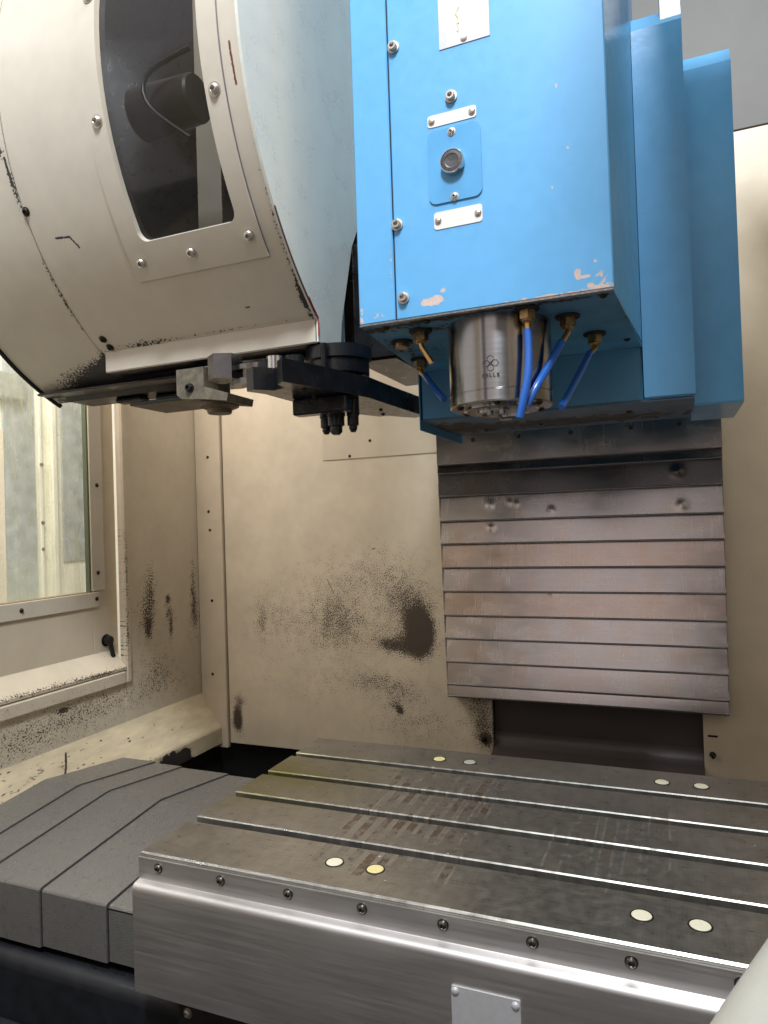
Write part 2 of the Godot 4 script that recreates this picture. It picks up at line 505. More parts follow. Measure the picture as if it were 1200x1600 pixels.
	M.block_under = sheet_mat(worn(768, 256, Color8(64, 92, 116), Color8(52, 46, 44), [[.3, .6, .5, .3, .62], [.7, .7, .4, .3, .62], [.1, .4, .15, .4, .6]], {"seed": 63, "fine": 0.02, "med": 0.01, "mottle": 0.15, "rough": 0.45}))
	# drum: u: x -1.03..-0.45, v: angle 30..-80 degrees
	U = func(x): return (x + 1.03) / 0.58
	V = func(a): return (30.0 - a) / 110.0
	var db := []
	for b in [[-.90, -66.0, .12, 5.0, .95], [-.80, -63.0, .06, 5.0, .85], [-.86, -58.0, .06, 3.5, .56], [-.93, -60.0, .07, 4.0, .46], [-.835, -56.0, .02, 3.0, .62], [-.98, -68.0, .05, 4.0, .55], [-.452, -45.0, .004, 30.0, .42], [-.455, -49.0, .006, 4.0, .6], [-.60, -52.9, .2, .5, .36], [-.79, -62.0, .085, 6.0, 1.25], [-.74, -58.0, .05, 6.0, .9],
			[-.842, -20.0, .008, 5.0, .62], [-.855, -14.0, .01, 1.2, .8], [-.78, -34.0, .012, .3, .0], [-.84, -40.0, .006, 10.0, .5]]:
		db.append([U.call(b[0]), V.call(b[1]), b[2] / .58, b[3] / 110.0, b[4]])
	var seam := []
	for k in 24: seam.append(Vector2(U.call(-.838), V.call(25.0 - 75.0 * k / 23.0)))
	M.drum = sheet_mat(worn(1024, 1280, Color8(208, 199, 184), Color8(46, 44, 46), db, {"seed": 71, "fine": 0.10, "med": 0.02, "mottle": 0.02, "speck": 0.012, "rough": 0.36, "grime": Color8(170, 158, 138), "grime_amount": 0.4,
		"strokes": [[seam, 0.55, Color8(140, 130, 114)], [[Vector2(U.call(-.80), V.call(-30)), Vector2(U.call(-.775), V.call(-30.3)), Vector2(U.call(-.765), V.call(-32.5))], 1.6], [[Vector2(U.call(-.845), V.call(-15)), Vector2(U.call(-.842), V.call(-20))], 3.0],
			[[Vector2(U.call(-.462), V.call(-9)), Vector2(U.call(-.460), V.call(-15))], 2.0, Color8(110, 60, 48)], [[Vector2(U.call(-.545), V.call(-49)), Vector2(U.call(-.538), V.call(-49))], 1.2]]}))
	# table top: u: x -0.657..0.27, v: z -1.223..-0.723
	M.table_top = table_mat()
	# machine window: dirt film
	M.dirt = dirt_mat()
	M.glass = mat(Color(0.93, 0.97, 0.95, 0.1), 0.08)
	M.glass.transparency = BaseMaterial3D.TRANSPARENCY_ALPHA
	M.smoke = mat(Color(0.06, 0.066, 0.078, 0.52), 0.08)
	M.smoke.transparency = BaseMaterial3D.TRANSPARENCY_ALPHA

func slat_tex(cloud: PackedByteArray) -> Array:
	var w := 1024
	var h := 512
	var br := stretched(w, h, 64, 1, 0.25, 15)
	var vert := stretched(w, h, 1, 60, 0.3, 16)
	var vgate := stretched(w, h, 24, 40, 0.2, 18)
	var cl := cloud_to(cloud, w, h)
	var warm := noise_bytes(w, h, 0.006, 17, FastNoiseLite.TYPE_SIMPLEX_SMOOTH, 2, true)
	var out := PackedByteArray()
	out.resize(w * h * 3)
	var ro := PackedByteArray()
	ro.resize(w * h)
	for i in w * h:
		var k := .90 + (br[i] / 255.0 - .5) * .05 + (cl[i] / 255.0 - .5) * .13
		var r := .74 + (cl[i] / 255.0 - .5) * .3
		var q := clampf((vert[i] / 255.0 - .70) * 8.0, 0, 1) * clampf((vgate[i] / 255.0 - .5) * 5.0, 0, 1)
		k += q * .12
		r += q * .2
		var wm := clampf((warm[i] / 255.0 - .35) * 1.4, 0, 1) * .7  # warm patches painted in place of coppery reflections
		out[i * 3] = int(clampf(k, 0, 1) * 255)
		out[i * 3 + 1] = int(clampf(k * (1.0 - wm * .06), 0, 1) * 255)
		out[i * 3 + 2] = int(clampf(k * (1.0 - wm * .11), 0, 1) * 255)
		ro[i] = int(clampf(r, .2, 1) * 255)
	return [to_tex(w, h, out), to_tex(w, h, ro, Image.FORMAT_L8)]

func cloud_to(c: PackedByteArray, w: int, h: int) -> PackedByteArray:
	var im := Image.create_from_data(512, 512, false, Image.FORMAT_L8, c)
	im.resize(w, h, Image.INTERPOLATE_CUBIC)
	return im.get_data()

func ledge_blobs() -> Array:
	var out := []
	var r := RandomNumberGenerator.new()
	r.seed = 5
	for k in 60: out.append([r.randf_range(.1, .9), r.randf_range(.05, .95), r.randf_range(.0015, .004), r.randf_range(.006, .014), r.randf_range(.7, 1.3)])
	# chipped foot
	for k in 50:
		var u := 0.14 + 0.75 * k / 50.0
		out.append([u, 1.0, .02, (.045 + .05 * r.randf()) * clampf((u - .12) * 5.0, .3, 1.0), 1.6])
	for q in [[.15, .93, .02, .08], [.17, .97, .03, .10], [.19, .90, .012, .06], [.215, .96, .03, .12]]: out.append([q[0], q[1], q[2], q[3], 1.3])
	out.append([.6, .3, .4, .5, .30])
	return out

func table_mat() -> StandardMaterial3D:
	var w := 1536
	var h := 832
	var fine := stretched(w, h, 24, 1, 0.3, 81)
	var cross_ := stretched(w, h, 1, 40, 0.25, 82)
	var med := noise_bytes(w, h, 0.03, 83)
	var big := noise_bytes(w, h, 0.006, 84)
	var speck := noise_bytes(w, h, 0.2, 85)
	var out := PackedByteArray()
	out.resize(w * h * 3)
	var ro := PackedByteArray()
	ro.resize(w * h)
	# clamp marks where fixtures stood: [x0, x1, z0, z1]
	var bars := []
	for k in 9: bars.append([-.43 + k * .021 + .004 * sin(k * 7.0), .0075 + .0025 * sin(k * 3.1), -1.10 + .04 * sin(k * 2.3), -.765 + .02 * sin(k * 5.0)])
	for k in 5: bars.append([-.15 + k * .03, .010 + .003 * sin(k * 2.0), -1.06 + .03 * sin(k), -.83 + .03 * sin(k * 4.0)])
	for y in h:
		var z := -1.223 + 0.5 * y / h
		for x in w:
			var i := y * w + x
			var X := -.657 + .927 * x / w
			var f := fine[i] / 255.0
			var m := med[i] / 255.0
			var b := big[i] / 255.0
			var s := speck[i] / 255.0
			var base := 0.60 + (f - .5) * .10 + (b - .5) * .07 + (m - .5) * .06 + (cross_[i] / 255.0 - .5) * .05
			var c := Vector3(base * 1.0, base * .975, base * .93)
			var r := 0.34 + (m - .5) * .16 + (f - .5) * .1
			# greenish oil at the left end
			var g := clampf((-.42 - X) / .2, 0, 1) * clampf(1.0 - absf(z + 1.02) / .16, 0, 1) * (0.4 + b)
			c = c.lerp(Vector3(.40, .37, .12), clampf(g * .6, 0, .6))
			for q in bars:
				if z > q[2] and z < q[3]:
					var d: float = absf(X - q[0] + (b - .5) * .002)
					var fade := clampf((m + b - .72) * 2.6, 0, 1) * clampf(minf(z - q[2], q[3] - z) * 40.0 + (m - .5) * 1.5, 0, 1)
					if absf(d - q[1]) < .0016: c = c.lerp(Vector3(.72, .70, .66), .22 * fade); r += .10 * fade
					elif d < q[1]:
						c = c.lerp(Vector3(.44, .40, .37), .30 * fade)
						r += .12 * fade
						if m * .7 + b * .6 + (s - .5) * .25 > .80: c = c.lerp(Vector3(.38, .28, .22), (.52 if X < -.2 else .18) * fade)
			if s > .80 and m > .6: c = c.lerp(Vector3(.68, .66, .62), .5)
			elif s < .17 and m < .45: c *= .7
			out[i * 3] = int(clampf(c.x, 0, 1) * 255)
			out[i * 3 + 1] = int(clampf(c.y, 0, 1) * 255)
			out[i * 3 + 2] = int(clampf(c.z, 0, 1) * 255)
			ro[i] = int(clampf(r, .1, 1) * 255)
	var t := mat(Color.WHITE, 1.0, 0.85)
	t.albedo_texture = to_tex(w, h, out)
	t.roughness_texture = to_tex(w, h, ro, Image.FORMAT_L8)
	t.roughness_texture_channel = BaseMaterial3D.TEXTURE_CHANNEL_RED
	t.texture_repeat = false
	return t

func dirt_mat() -> StandardMaterial3D:
	var w := 512
	var h := 768
	var a := stretched(w, h, 1, 24, 0.09, 91)
	var b := noise_bytes(w, h, 0.012, 92)
	var c := noise_bytes(w, h, 0.10, 93)
	var out := PackedByteArray()
	out.resize(w * h * 4)
	for y in h:
		for x in w:
			var i := y * w + x
			var v := float(y) / h
			var k := 0.26 + .50 * clampf((a[i] / 255.0 - .42) * 1.8, 0, 1) * (b[i] / 255.0) + .22 * clampf((c[i] / 255.0 - .62) * 3.0, 0, 1) * (b[i] / 255.0)
			k += .2 * clampf((v - .88) * 8.0, 0, 1)
			out[i * 4] = 226
			out[i * 4 + 1] = 224
			out[i * 4 + 2] = 196
			out[i * 4 + 3] = int(clampf(k, 0, .8) * 255)
	var m := mat(Color.WHITE, 0.9)
	m.albedo_texture = to_tex(w, h, out, Image.FORMAT_RGBA8)
	m.transparency = BaseMaterial3D.TRANSPARENCY_ALPHA
	m.texture_repeat = false
	m.backlight_enabled = true
	m.backlight = Color(0.8, 0.8, 0.75)
	return m

# ---------------------------------------------------------------- small shared meshes
var S := {}
func small_meshes():
	# button-head socket screw of radius 1 (scaled by use), axis +y
	for q in [["screw6", 0.0068], ["screw5", 0.0052], ["screw4", 0.0040], ["screw3", 0.0030]]:
		var r: float = q[1]
		var b := MB.new()
		b.lathe(Transform3D(), [Vector2(r * 1.25, 0), Vector2(r * 1.25, r * .14), Vector2(r, r * .16), Vector2(r * .98, r * .36), Vector2(r * .86, r * .58), Vector2(r * .66, r * .72), Vector2(r * .47, r * .78), Vector2(r * .43, r * .74), Vector2(r * .40, r * .2), Vector2(0, r * .2)], 18)
		S[q[0]] = b.mesh()
	var b2 := MB.new()
	b2.lathe(Transform3D(), [Vector2(.0072, 0), Vector2(.0072, .002), Vector2(.0055, .0022), Vector2(.0055, .0062), Vector2(.0048, .007), Vector2(.0028, .007), Vector2(.0026, .003), Vector2(0, .003)], 18)
	S.cap_screw = b2.mesh()
	var b3 := MB.new()
	b3.lathe(Transform3D(), [Vector2(.0042, 0), Vector2(.0040, .0012), Vector2(.0028, .0022), Vector2(.0012, .0027), Vector2(0, .0028)], 14)
	S.rivet = b3.mesh()
	# hexagon nut with round collar, axis +y, 18 mm across
	var b4 := MB.new()
	var hexa := PackedVector2Array()
	for k in 6: hexa.append(Vector2.from_angle(TAU * k / 6) * .0098)
	b4.prism(hexa, func(q, t): return Vector3(q.x, t, q.y), 0.003, 0.013)
	b4.lathe(Transform3D(), [Vector2(.0, 0.0132), Vector2(.0075, .0132), Vector2(.0075, .0145), Vector2(.006, .0165), Vector2(0, .0165)], 16)
	S.nut = b4.mesh()
	var b5 := MB.new()
	b5.lathe(Transform3D(), [Vector2(.0, 0.0005), Vector2(.0145, .0005), Vector2(.0145, .0022), Vector2(.0135, .003), Vector2(0, .003)], 24)
	S.collar = b5.mesh()

func screw(parent: Node, kind: String, p: Vector3, n: Vector3, m: Material = null, called := "screw"):
	return put(called, S[kind], m if m else M.screw, parent, face(p, n, rng.randf() * TAU))

# rounded rectangle polygon
func rrect(x0: float, y0: float, x1: float, y1: float, r: float, seg := 5) -> PackedVector2Array:
	var out := PackedVector2Array()
	for c in [[x1 - r, y1 - r, 0.0], [x0 + r, y1 - r, 90.0], [x0 + r, y0 + r, 180.0], [x1 - r, y0 + r, 270.0]]:
		for k in seg + 1: out.append(Vector2(c[0], c[1]) + Vector2.from_angle(deg_to_rad(c[2] + 90.0 * k / seg)) * r)
	return out

# sheet bent along a 2D path, as a polygon of the given thickness (to the left of the path)
func bent(path: Array, th: float) -> PackedVector2Array:
	var l := PackedVector2Array()
	var r := PackedVector2Array()
	for i in path.size():
		var t: Vector2 = ((path[mini(i + 1, path.size() - 1)] as Vector2) - (path[maxi(i - 1, 0)] as Vector2)).normalized()
		var n := Vector2(-t.y, t.x)
		l.append(path[i])
		r.append((path[i] as Vector2) + n * th)
	r.reverse()
	l.append_array(r)
	return l

func arc(c: Vector2, r: float, a0: float, a1: float, n: int) -> Array:
	var out := []
	for k in n + 1: out.append(c + Vector2.from_angle(deg_to_rad(lerpf(a0, a1, float(k) / n))) * r)
	return out

func along_x(q: Vector2, t: float) -> Vector3: return P(t, q.y, q.x)   # q = (z, y)
func along_y(q: Vector2, t: float) -> Vector3: return P(q.x, t, q.y)   # q = (x, z)
func along_z(q: Vector2, t: float) -> Vector3: return P(q.x, q.y, t)   # q = (x, y)

func boxm(x0: float, y0: float, z0: float, x1: float, y1: float, z1: float, bev := 0.001, uvf = null) -> ArrayMesh:
	var b := MB.new(uvf)
	b.box(P(x0, y0, z0), P(x1, y1, z1), bev)
	return b.mesh()

func _ready():
	rng.seed = 7
	# --- camera, light, exposure
	var cam := Camera3D.new()
	cam.name = "camera"
	cam.fov = 72.56
	cam.near = 0.02
	cam.far = 60.0
	var by := Basis(Vector3.UP, 0.3907558) * Basis(Vector3.RIGHT, 0.0146884) * Basis(Vector3.BACK, -0.0326531)
	cam.transform = Transform3D(by, P(0, 0, 0))
	add_child(cam)
	cam.current = true
	var env := Environment.new()
	env.background_mode = Environment.BG_COLOR
	env.background_color = Color(0.92, 0.88, 0.87)
	env.background_energy_multiplier = 0.88
	env.tonemap_mode = Environment.TONE_MAPPER_LINEAR
	env.tonemap_exposure = 1.0
	env.sdfgi_enabled = true
	env.ssao_enabled = true
	env.ssil_enabled = true
	var we := WorldEnvironment.new()
	we.name = "environment"
	we.environment = env
	add_child(we)
	area("high_bay_lamp_light", P(.15, 2.6, 1.0), P(-.25, .25, -.9), Vector2(.5, .5), 12.5, Color(0.93, 0.97, 1.0))
	area("roof_light", P(.2, 2.2, -.5), P(-.1, .5, -1.1), Vector2(1.0, .5), 3.0, Color(1.0, 0.98, 0.95))
	area("aisle_light", P(-1.42, 1.0, -1.0), P(-2.25, .15, -2.0), Vector2(.5, .8), 3.4, Color(1.0, 0.96, 0.92))

	make_materials()
	small_meshes()
	build_enclosure()
	build_side_door()
	build_workshop()
	build_blockers()
	build_column()
	build_table()
	build_head()
	build_magazine()
	build_arm()
	build_nozzle_gun()
	build_chips()

func area(called: String, at: Vector3, to: Vector3, size: Vector2, energy: float, col: Color):
	var l := AreaLight3D.new()
	l.name = called
	l.area_size = size
	l.light_energy = energy
	l.light_color = col
	l.shadow_enabled = true
	l.area_range = 12.0
	add_child(l)
	l.look_at_from_position(at, to, Vector3.UP)

func build_enclosure():
	struct("floor", boxm(-4.5, -1.42, -4.0, 2.5, -1.32, 4.0, 0.0), M.floor)
	# rear wall
	var w := thing("enclosure_wall", "beige painted sheet steel rear wall of the machine, paint worn through in a black blotch left of the slats", "wall", P(-.35, -1.32, -1.6))
	var ruv := func(p: Vector3): return Vector2((p.x + 1.135) / .735, (0.36 - (p.y - EYE)) / .947)
	part("wall_panel", boxm(-1.1335, -.587, -1.612, -.403, 1.3, -1.6, .0012, ruv), M.rear, w).set_meta("label", "beige panel with blotches of worn black paint")
	part("wall_panel", boxm(.045, -.60, -1.612, .83, .7795, -1.6, .0012), M.beige, w)
	part("wall_panel", boxm(-.40, .7815, -1.612, .83, 1.6, -1.599, .0012), M.wall_shaded, w).set_meta("label", "upper panel above the seam, its colour darkened for shade")
	part("backing", boxm(-1.24, -1.32, -1.66, .85, 1.6, -1.64, 0.0), M.dark_void, w)
	part("corner_post", boxm(-1.219, -.60, -1.606, -1.1365, 1.3, -1.592, .002), M.beige, w)
	part("access_plate", boxm(-.823, .163, -1.6, -.44, .75, -1.5975, .0008), M.beige, w)
	for q in [[-1.176, .195], [-1.175, -.006], [-1.175, -.2], [-1.18, -.401], [-1.178, .045]]: screw(w, "rivet", P(q[0], q[1], -1.592), Vector3.BACK, M.screw_dark, "post_screw")
	for q in [[-.747, .17, -1.5975], [-.69, .205, -1.5975]]: screw(w, "screw3", P(q[0], q[1], q[2]), Vector3.BACK, M.screw_dark, "plate_screw")
	for q in [[-.424, -.515], [.061, -.505]]:
		put("stud", S.screw5, M.screw_dark, w, face(P(q[0], q[1], -1.6), Vector3.BACK))
		var b := MB.new()
		b.tube([P(q[0], q[1], -1.598), P(q[0], q[1], -1.582)], .0032, 10)
		part("stud", b.mesh(), M.screw_dark, w)
	# scratch-like drip hook on right panel
	part("weld_bead", boxm(.053, -.468, -1.6, .072, -.464, -1.598, .0008), M.screw_dark, w)
	# left wall with the slanted ledge
	var lw := thing("enclosure_wall", "beige left side wall around the window door, speckled with chipped paint", "wall", P(-1.25, -1.32, -.9))
	var luv := func(p: Vector3): return Vector2((p.z + 1.6) / 1.1, (0.4 - (p.y - EYE)) / .86)
	part("wall_panel", boxm(-1.232, -.4575, -1.6, -1.22, 1.3, -1.305, .001, luv), M.left, lw)
	part("wall_panel", boxm(-1.232, -.4575, -1.3035, -1.22, -.333, .3, .001, luv), M.left, lw)
	part("opening_flange", boxm(-1.224, -.364, -1.3215, -1.212, 1.3, -1.3035, .004, luv), M.left, lw)
	part("opening_flange", boxm(-1.2235, -.364, -1.302, -1.2115, -.332, .3, .004, luv), M.left, lw)
	var ledge := MB.new(func(p: Vector3):
		var s := clampf((p.x + 1.22) / .065, 0.0, 1.0)
		return Vector2((p.z + 1.6) / 1.1, s * .82 + clampf((-.543 - (p.y - EYE)) / .044, 0.0, 1.0) * .18))
	ledge.prism(PackedVector2Array([Vector2(-1.23, -.456), Vector2(-1.2195, -.456), Vector2(-1.157, -.541), Vector2(-1.155, -.546), Vector2(-1.155, -.587), Vector2(-1.23, -.587)]), along_z, -1.591, .3)
	part("slanted_ledge", ledge.mesh(), M.ledge, lw).set_meta("label", "slanted beige ledge with chipped foot")
	part("plinth_panel", boxm(-1.25, -1.32, -1.62, -1.18, -.5875, .3, 0.0), M.dark_void, lw)
	# right wall, out of the frame
	var rw := thing("enclosure_wall", "beige right side wall of the machine", "wall", P(.84, -1.32, -.9))
	part("wall_panel", boxm(.831, -1.32, -1.64, .85, 1.3, .3, .001), M.beige, rw)
	part("added_shade_sheet", boxm(.0, .95, -.90, .84, .97, -.2, .001), M.beige, rw)  # added out of view to shade the blue castings from the lamp
	part("added_shade_sheet", boxm(.14, .95, -1.15, .84, .97, -.9005, .001), M.beige, rw)  # added out of view to shade the rear wall
	var fw := thing("enclosure_wall", "beige front wall of the machine with the wide door opening", "wall", P(-.2, -1.32, .27))
	part("wall_panel", boxm(-1.25, -1.32, .305, -.85, 1.1, .33, .002), M.beige, fw)
	part("wall_panel", boxm(.52, -1.32, .305, .85, 1.1, .33, .002), M.beige, fw)
	part("header", boxm(-.849, .95, .305, .519, 1.1, .33, .002), M.beige, fw)
	part("threshold_panel", boxm(-.849, -1.32, -.27, .519, -.46, -.20, .01), mat(Color8(196, 194, 192), .5), fw)
	part("added_shade_sheet", boxm(-.45, 1.45, -1.6, .84, 1.47, -1.15, .001), M.beige, rw)  # another added sheet, out of view, shading the upper rear panel
	struct("chip_pan", boxm(-1.2, -.86, -1.638, .82, -.82, -.3, 0.0), M.dark_void)

func build_side_door():
	var d := thing("window_door", "beige side door with a big dirty window and bolted frame strips", "door", P(-1.255, -.33, -.9))
	var duv := func(p: Vector3): return Vector2((p.z + 1.6) / 1.1, (0.4 - (p.y - EYE)) / .86)
	part("door_panel", boxm(-1.262, -.30, -1.318, -1.25, 1.3, -1.242, .001, duv), M.beige, d)
	part("door_panel", boxm(-1.262, -.30, -1.2415, -1.25, -.150, .3, .001, duv), M.beige, d)
	var sill := MB.new(duv)
	sill.prism(PackedVector2Array([Vector2(-1.262, -.33), Vector2(-1.2125, -.33), Vector2(-1.2125, -.324), Vector2(-1.2185, -.318), Vector2(-1.2495, -.284), Vector2(-1.262, -.284)]), along_z, -1.3025, .3)
	part("sill", sill.mesh(), M.left, d)
	part("frame_strip", boxm(-1.25, -.1375, -1.276, -1.2455, 1.2, -1.237, .001), M.cream, d)
	part("frame_strip", boxm(-1.25, -.176, -1.256, -1.2455, -.141, .3, .001), M.cream, d)
	for q in [[.109, -1.258], [-.096, -1.255], [-.1565, -1.249], [-.158, -1.045]]: screw(d, "screw4", P(-1.2455, q[0], q[1]), Vector3.RIGHT, M.screw_dark)
	part("gasket", boxm(-1.2635, -.145, -1.2415, -1.2505, 1.2, -1.2335, .001), mat(Color8(104, 112, 84), .5), d)
	part("gasket", boxm(-1.2635, -.1495, -1.2335, -1.2505, -.139, .3, .001), mat(Color8(134, 112, 78), .6), d)
	part("window_pane", boxm(-1.271, -.149, -1.241, -1.265, 1.2, .3, 0.0), M.glass, d)
	var film := MB.new()
	film.grid(1, 1, func(u, v): return P(-1.2645, lerpf(.75, -.14, v), lerpf(-1.2335, -.55, u)), Vector3.RIGHT)
	part("dirt_film", film.mesh(), M.dirt, d)
	# latch
	put("latch_base", S.collar, M.black, d, face(P(-1.25, -.258, -1.278), Vector3.RIGHT))
	var kn := MB.new()
	kn.lathe(face(P(-1.248, -.258, -1.278), Vector3.RIGHT), [Vector2(.011, 0), Vector2(.011, .012), Vector2(.009, .014), Vector2(0, .014)], 18)
	kn.obox(Transform3D(Basis(Vector3.RIGHT, .22), P(-1.238, -.276, -1.283)), Vector3(.004, .024, .0055), .002)
	part("latch_lever", kn.mesh(), M.black, d)

func build_workshop():
	# what shows through the window: another machine's cream cabinet with blue-grey panels
	var c := thing("machine_cabinet", "cream cabinet with pale blue-grey panels seen through the dirty window", "cabinet", P(-2.3, -1.32, -1.8))
	var cream := mottled(mat(Color8(236, 235, 214), .5), M.mottle, 1.2)
	var bluish := mottled(mat(Color8(176, 187, 190), .5), M.mottle_strong, 2.2)
	part("cabinet_body", boxm(-2.9, -1.32, -3.4, -2.22, 1.6, -.8, .01), cream, c)
	part("blue_panel", boxm(-2.22, -1.0, -1.934, -2.212, 1.4, -1.797, .003), bluish, c)
	part("blue_panel", boxm(-2.22, -.117, -2.19, -2.212, 1.4, -2.056, .003), bluish, c)
	part("pink_panel", boxm(-2.22, -1.0, -1.795, -2.205, .38, -1.3, .003), mottled(mat(Color8(220, 206, 184), .5), M.mottle, 1.0), c)
	part("control_box", boxm(-2.22, .485, -1.86, -2.17, .58, -1.4, .006), mottled(mat(Color8(160, 166, 160), .5), M.mottle_strong, 4.0), c)
	part("door_edge", boxm(-2.22, -1.2, -1.955, -2.200, 1.5, -1.94, .003), cream, c)
	part("cover_strip", boxm(-2.22, -1.2, -2.02, -2.195, 1.5, -1.995, .004), cream, c)
	for y in [-.06, .04, .26, .62]: screw(c, "cap_screw", P(-2.2, y, -1.948), Vector3.RIGHT, M.screw_dark, "screw")

func build_blockers():
	var p := thing("added_pillar", "added dark grey pillar, unseen, for a dark band in the steel reflections", "pillar", P(-1.12, -1.32, 1.6))  # added, unseen: gives the slats a dark reflected band
	var pm := mottled(mat(Color8(74, 74, 76), .6), M.mottle, 1.5)
	part("pillar_web", boxm(-1.13, -1.31, 1.48, -1.11, 2.4, 1.72, .002), pm, p)
	part("pillar_flange", boxm(-1.24, -1.31, 1.46, -1.00, 2.4, 1.48, .002), pm, p)
	part("pillar_flange", boxm(-1.24, -1.31, 1.72, -1.00, 2.4, 1.74, .002), pm, p)
	part("base_plate", boxm(-1.30, -1.319, 1.40, -.94, -1.30, 1.80, .002), pm, p)
	var c := thing("added_cabinet", "added tall grey cabinet, unseen, blocking light and darkening reflections", "cabinet", P(1.0, -1.32, 1.65))  # added, unseen: keeps light off the castings and darkens their reflections
	part("cabinet_body", boxm(.16, -1.318, 1.4, 1.9, 1.3, 1.9, .01), mottled(mat(Color8(104, 98, 94), .55), M.mottle, 1.2), c)
	for k in 3: part("drawer_front", boxm(.19, -1.2 + k * .5, 1.392, 1.87, -.75 + k * .5, 1.4, .003), pm, c)

func build_column():
	# dark sheet at the foot of the column
	var a := thing("column_apron", "dark brown-grey sheet at the foot of the column below the steel slats", "cover", P(-.18, -.60, -1.62))
	var b := MB.new()
	var path := [Vector2(-1.625, .25), Vector2(-1.625, -.50)] + arc(Vector2(-1.585, -.50), .04, 180, 250, 6) + [Vector2(-1.50, -.565), Vector2(-1.36, -.60)]
	b.prism(bent(path, .004), along_x, -.4025, .0445, 0.6)
	part("bent_sheet", b.mesh(), M.column_grey, a)
	# telescopic slats
	var t := thing("column_way_cover", "stack of overlapping steel slats hanging below the blue spindle head", "way cover", P(-.195, -.395, -1.5))
	var ys := [.215, .122, .102, .051, -.005, -.056, -.109, -.162, -.2155, -.267, -.319, -.3695, -.3955]
	var tints := [0, 1, 2, 3, 4, 5, 4, 5, 6, 6, 6, 6]  # first three darker, for the head underside mirrored in them
	var dents := {2: [[.86, .55, .016, .0035]], 3: [[.20, .5, .014, .0022], [.275, .45, .009, .0014], [.30, .5, .008, .0016], [.43, .75, .011, .0012], [.87, .75, .015, .002]], 4: [[.20, .45, .012, .0022]], 7: [[.42, .2, .008, .001]]}
	for k in 12:
		var fz := (1.5 + k * .0055) / 1.5
		var x0 := (-.485 + k * .0006) * fz
		var x1 := (.0955 - k * .0005) * fz
		var z := -1.500 - k * .0055
		var y1: float = ys[k] * fz + (.012 if k > 0 else 0.0)
		var y0: float = ys[k + 1] * fz
		var m := MB.new()
		var wob := rng.randf_range(-1, 1)
		var lean: float = [.0, .005, .003, .0065, .0055, .005, .0065, .0055, .0065, .006, .005, .004][k]
		var dl: Array = dents.get(k, [])
		var fn := func(u: float, v: float) -> Vector3:
			var q := z - lean * (1.0 - v) - .0012 * exp(-v * 9.0) + .0009 * sin(u * 5.0 + wob * 3.0) * (1.0 - v)
			for e in dl:
				var dx: float = (u - e[0]) * (x1 - x0)
				var dy: float = (v - e[1]) * (y1 - y0)
				q += e[3] * exp(-(dx * dx + dy * dy) / (e[2] * e[2] * .35))
			return P(lerpf(x0, x1, u), lerpf(y1, y0 + .004, v), q)
		m.uvf = func(p: Vector3): return Vector2((p.x + .49) * 1.6 + k * .37, (p.y - EYE) * 3.0 + k * .23)
		m.grid(144 if dl else 24, 16 if dl else 4, fn, Vector3.BACK)
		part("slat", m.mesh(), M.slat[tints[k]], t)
		# hemmed lower edge and the folded sides
		var e2 := MB.new()
		e2.box(P(x0, y0, z - .009), P(x1, y0 + .0045, z + .0018), .0014)
		e2.box(P(x0, y0 + .004, z - .05), P(x0 + .0012, y1, z - .001), 0.0)
		e2.box(P(x1 - .0012, y0 + .004, z - .05), P(x1, y1, z - .001), 0.0)
		part("slat_edge", e2.mesh(), M.slat_edge, t)
	for x in [-.40, -.30, -.19, -.07, .02]: screw(t, "screw4", P(x, .176, -1.4995), Vector3.BACK, M.screw_dark)

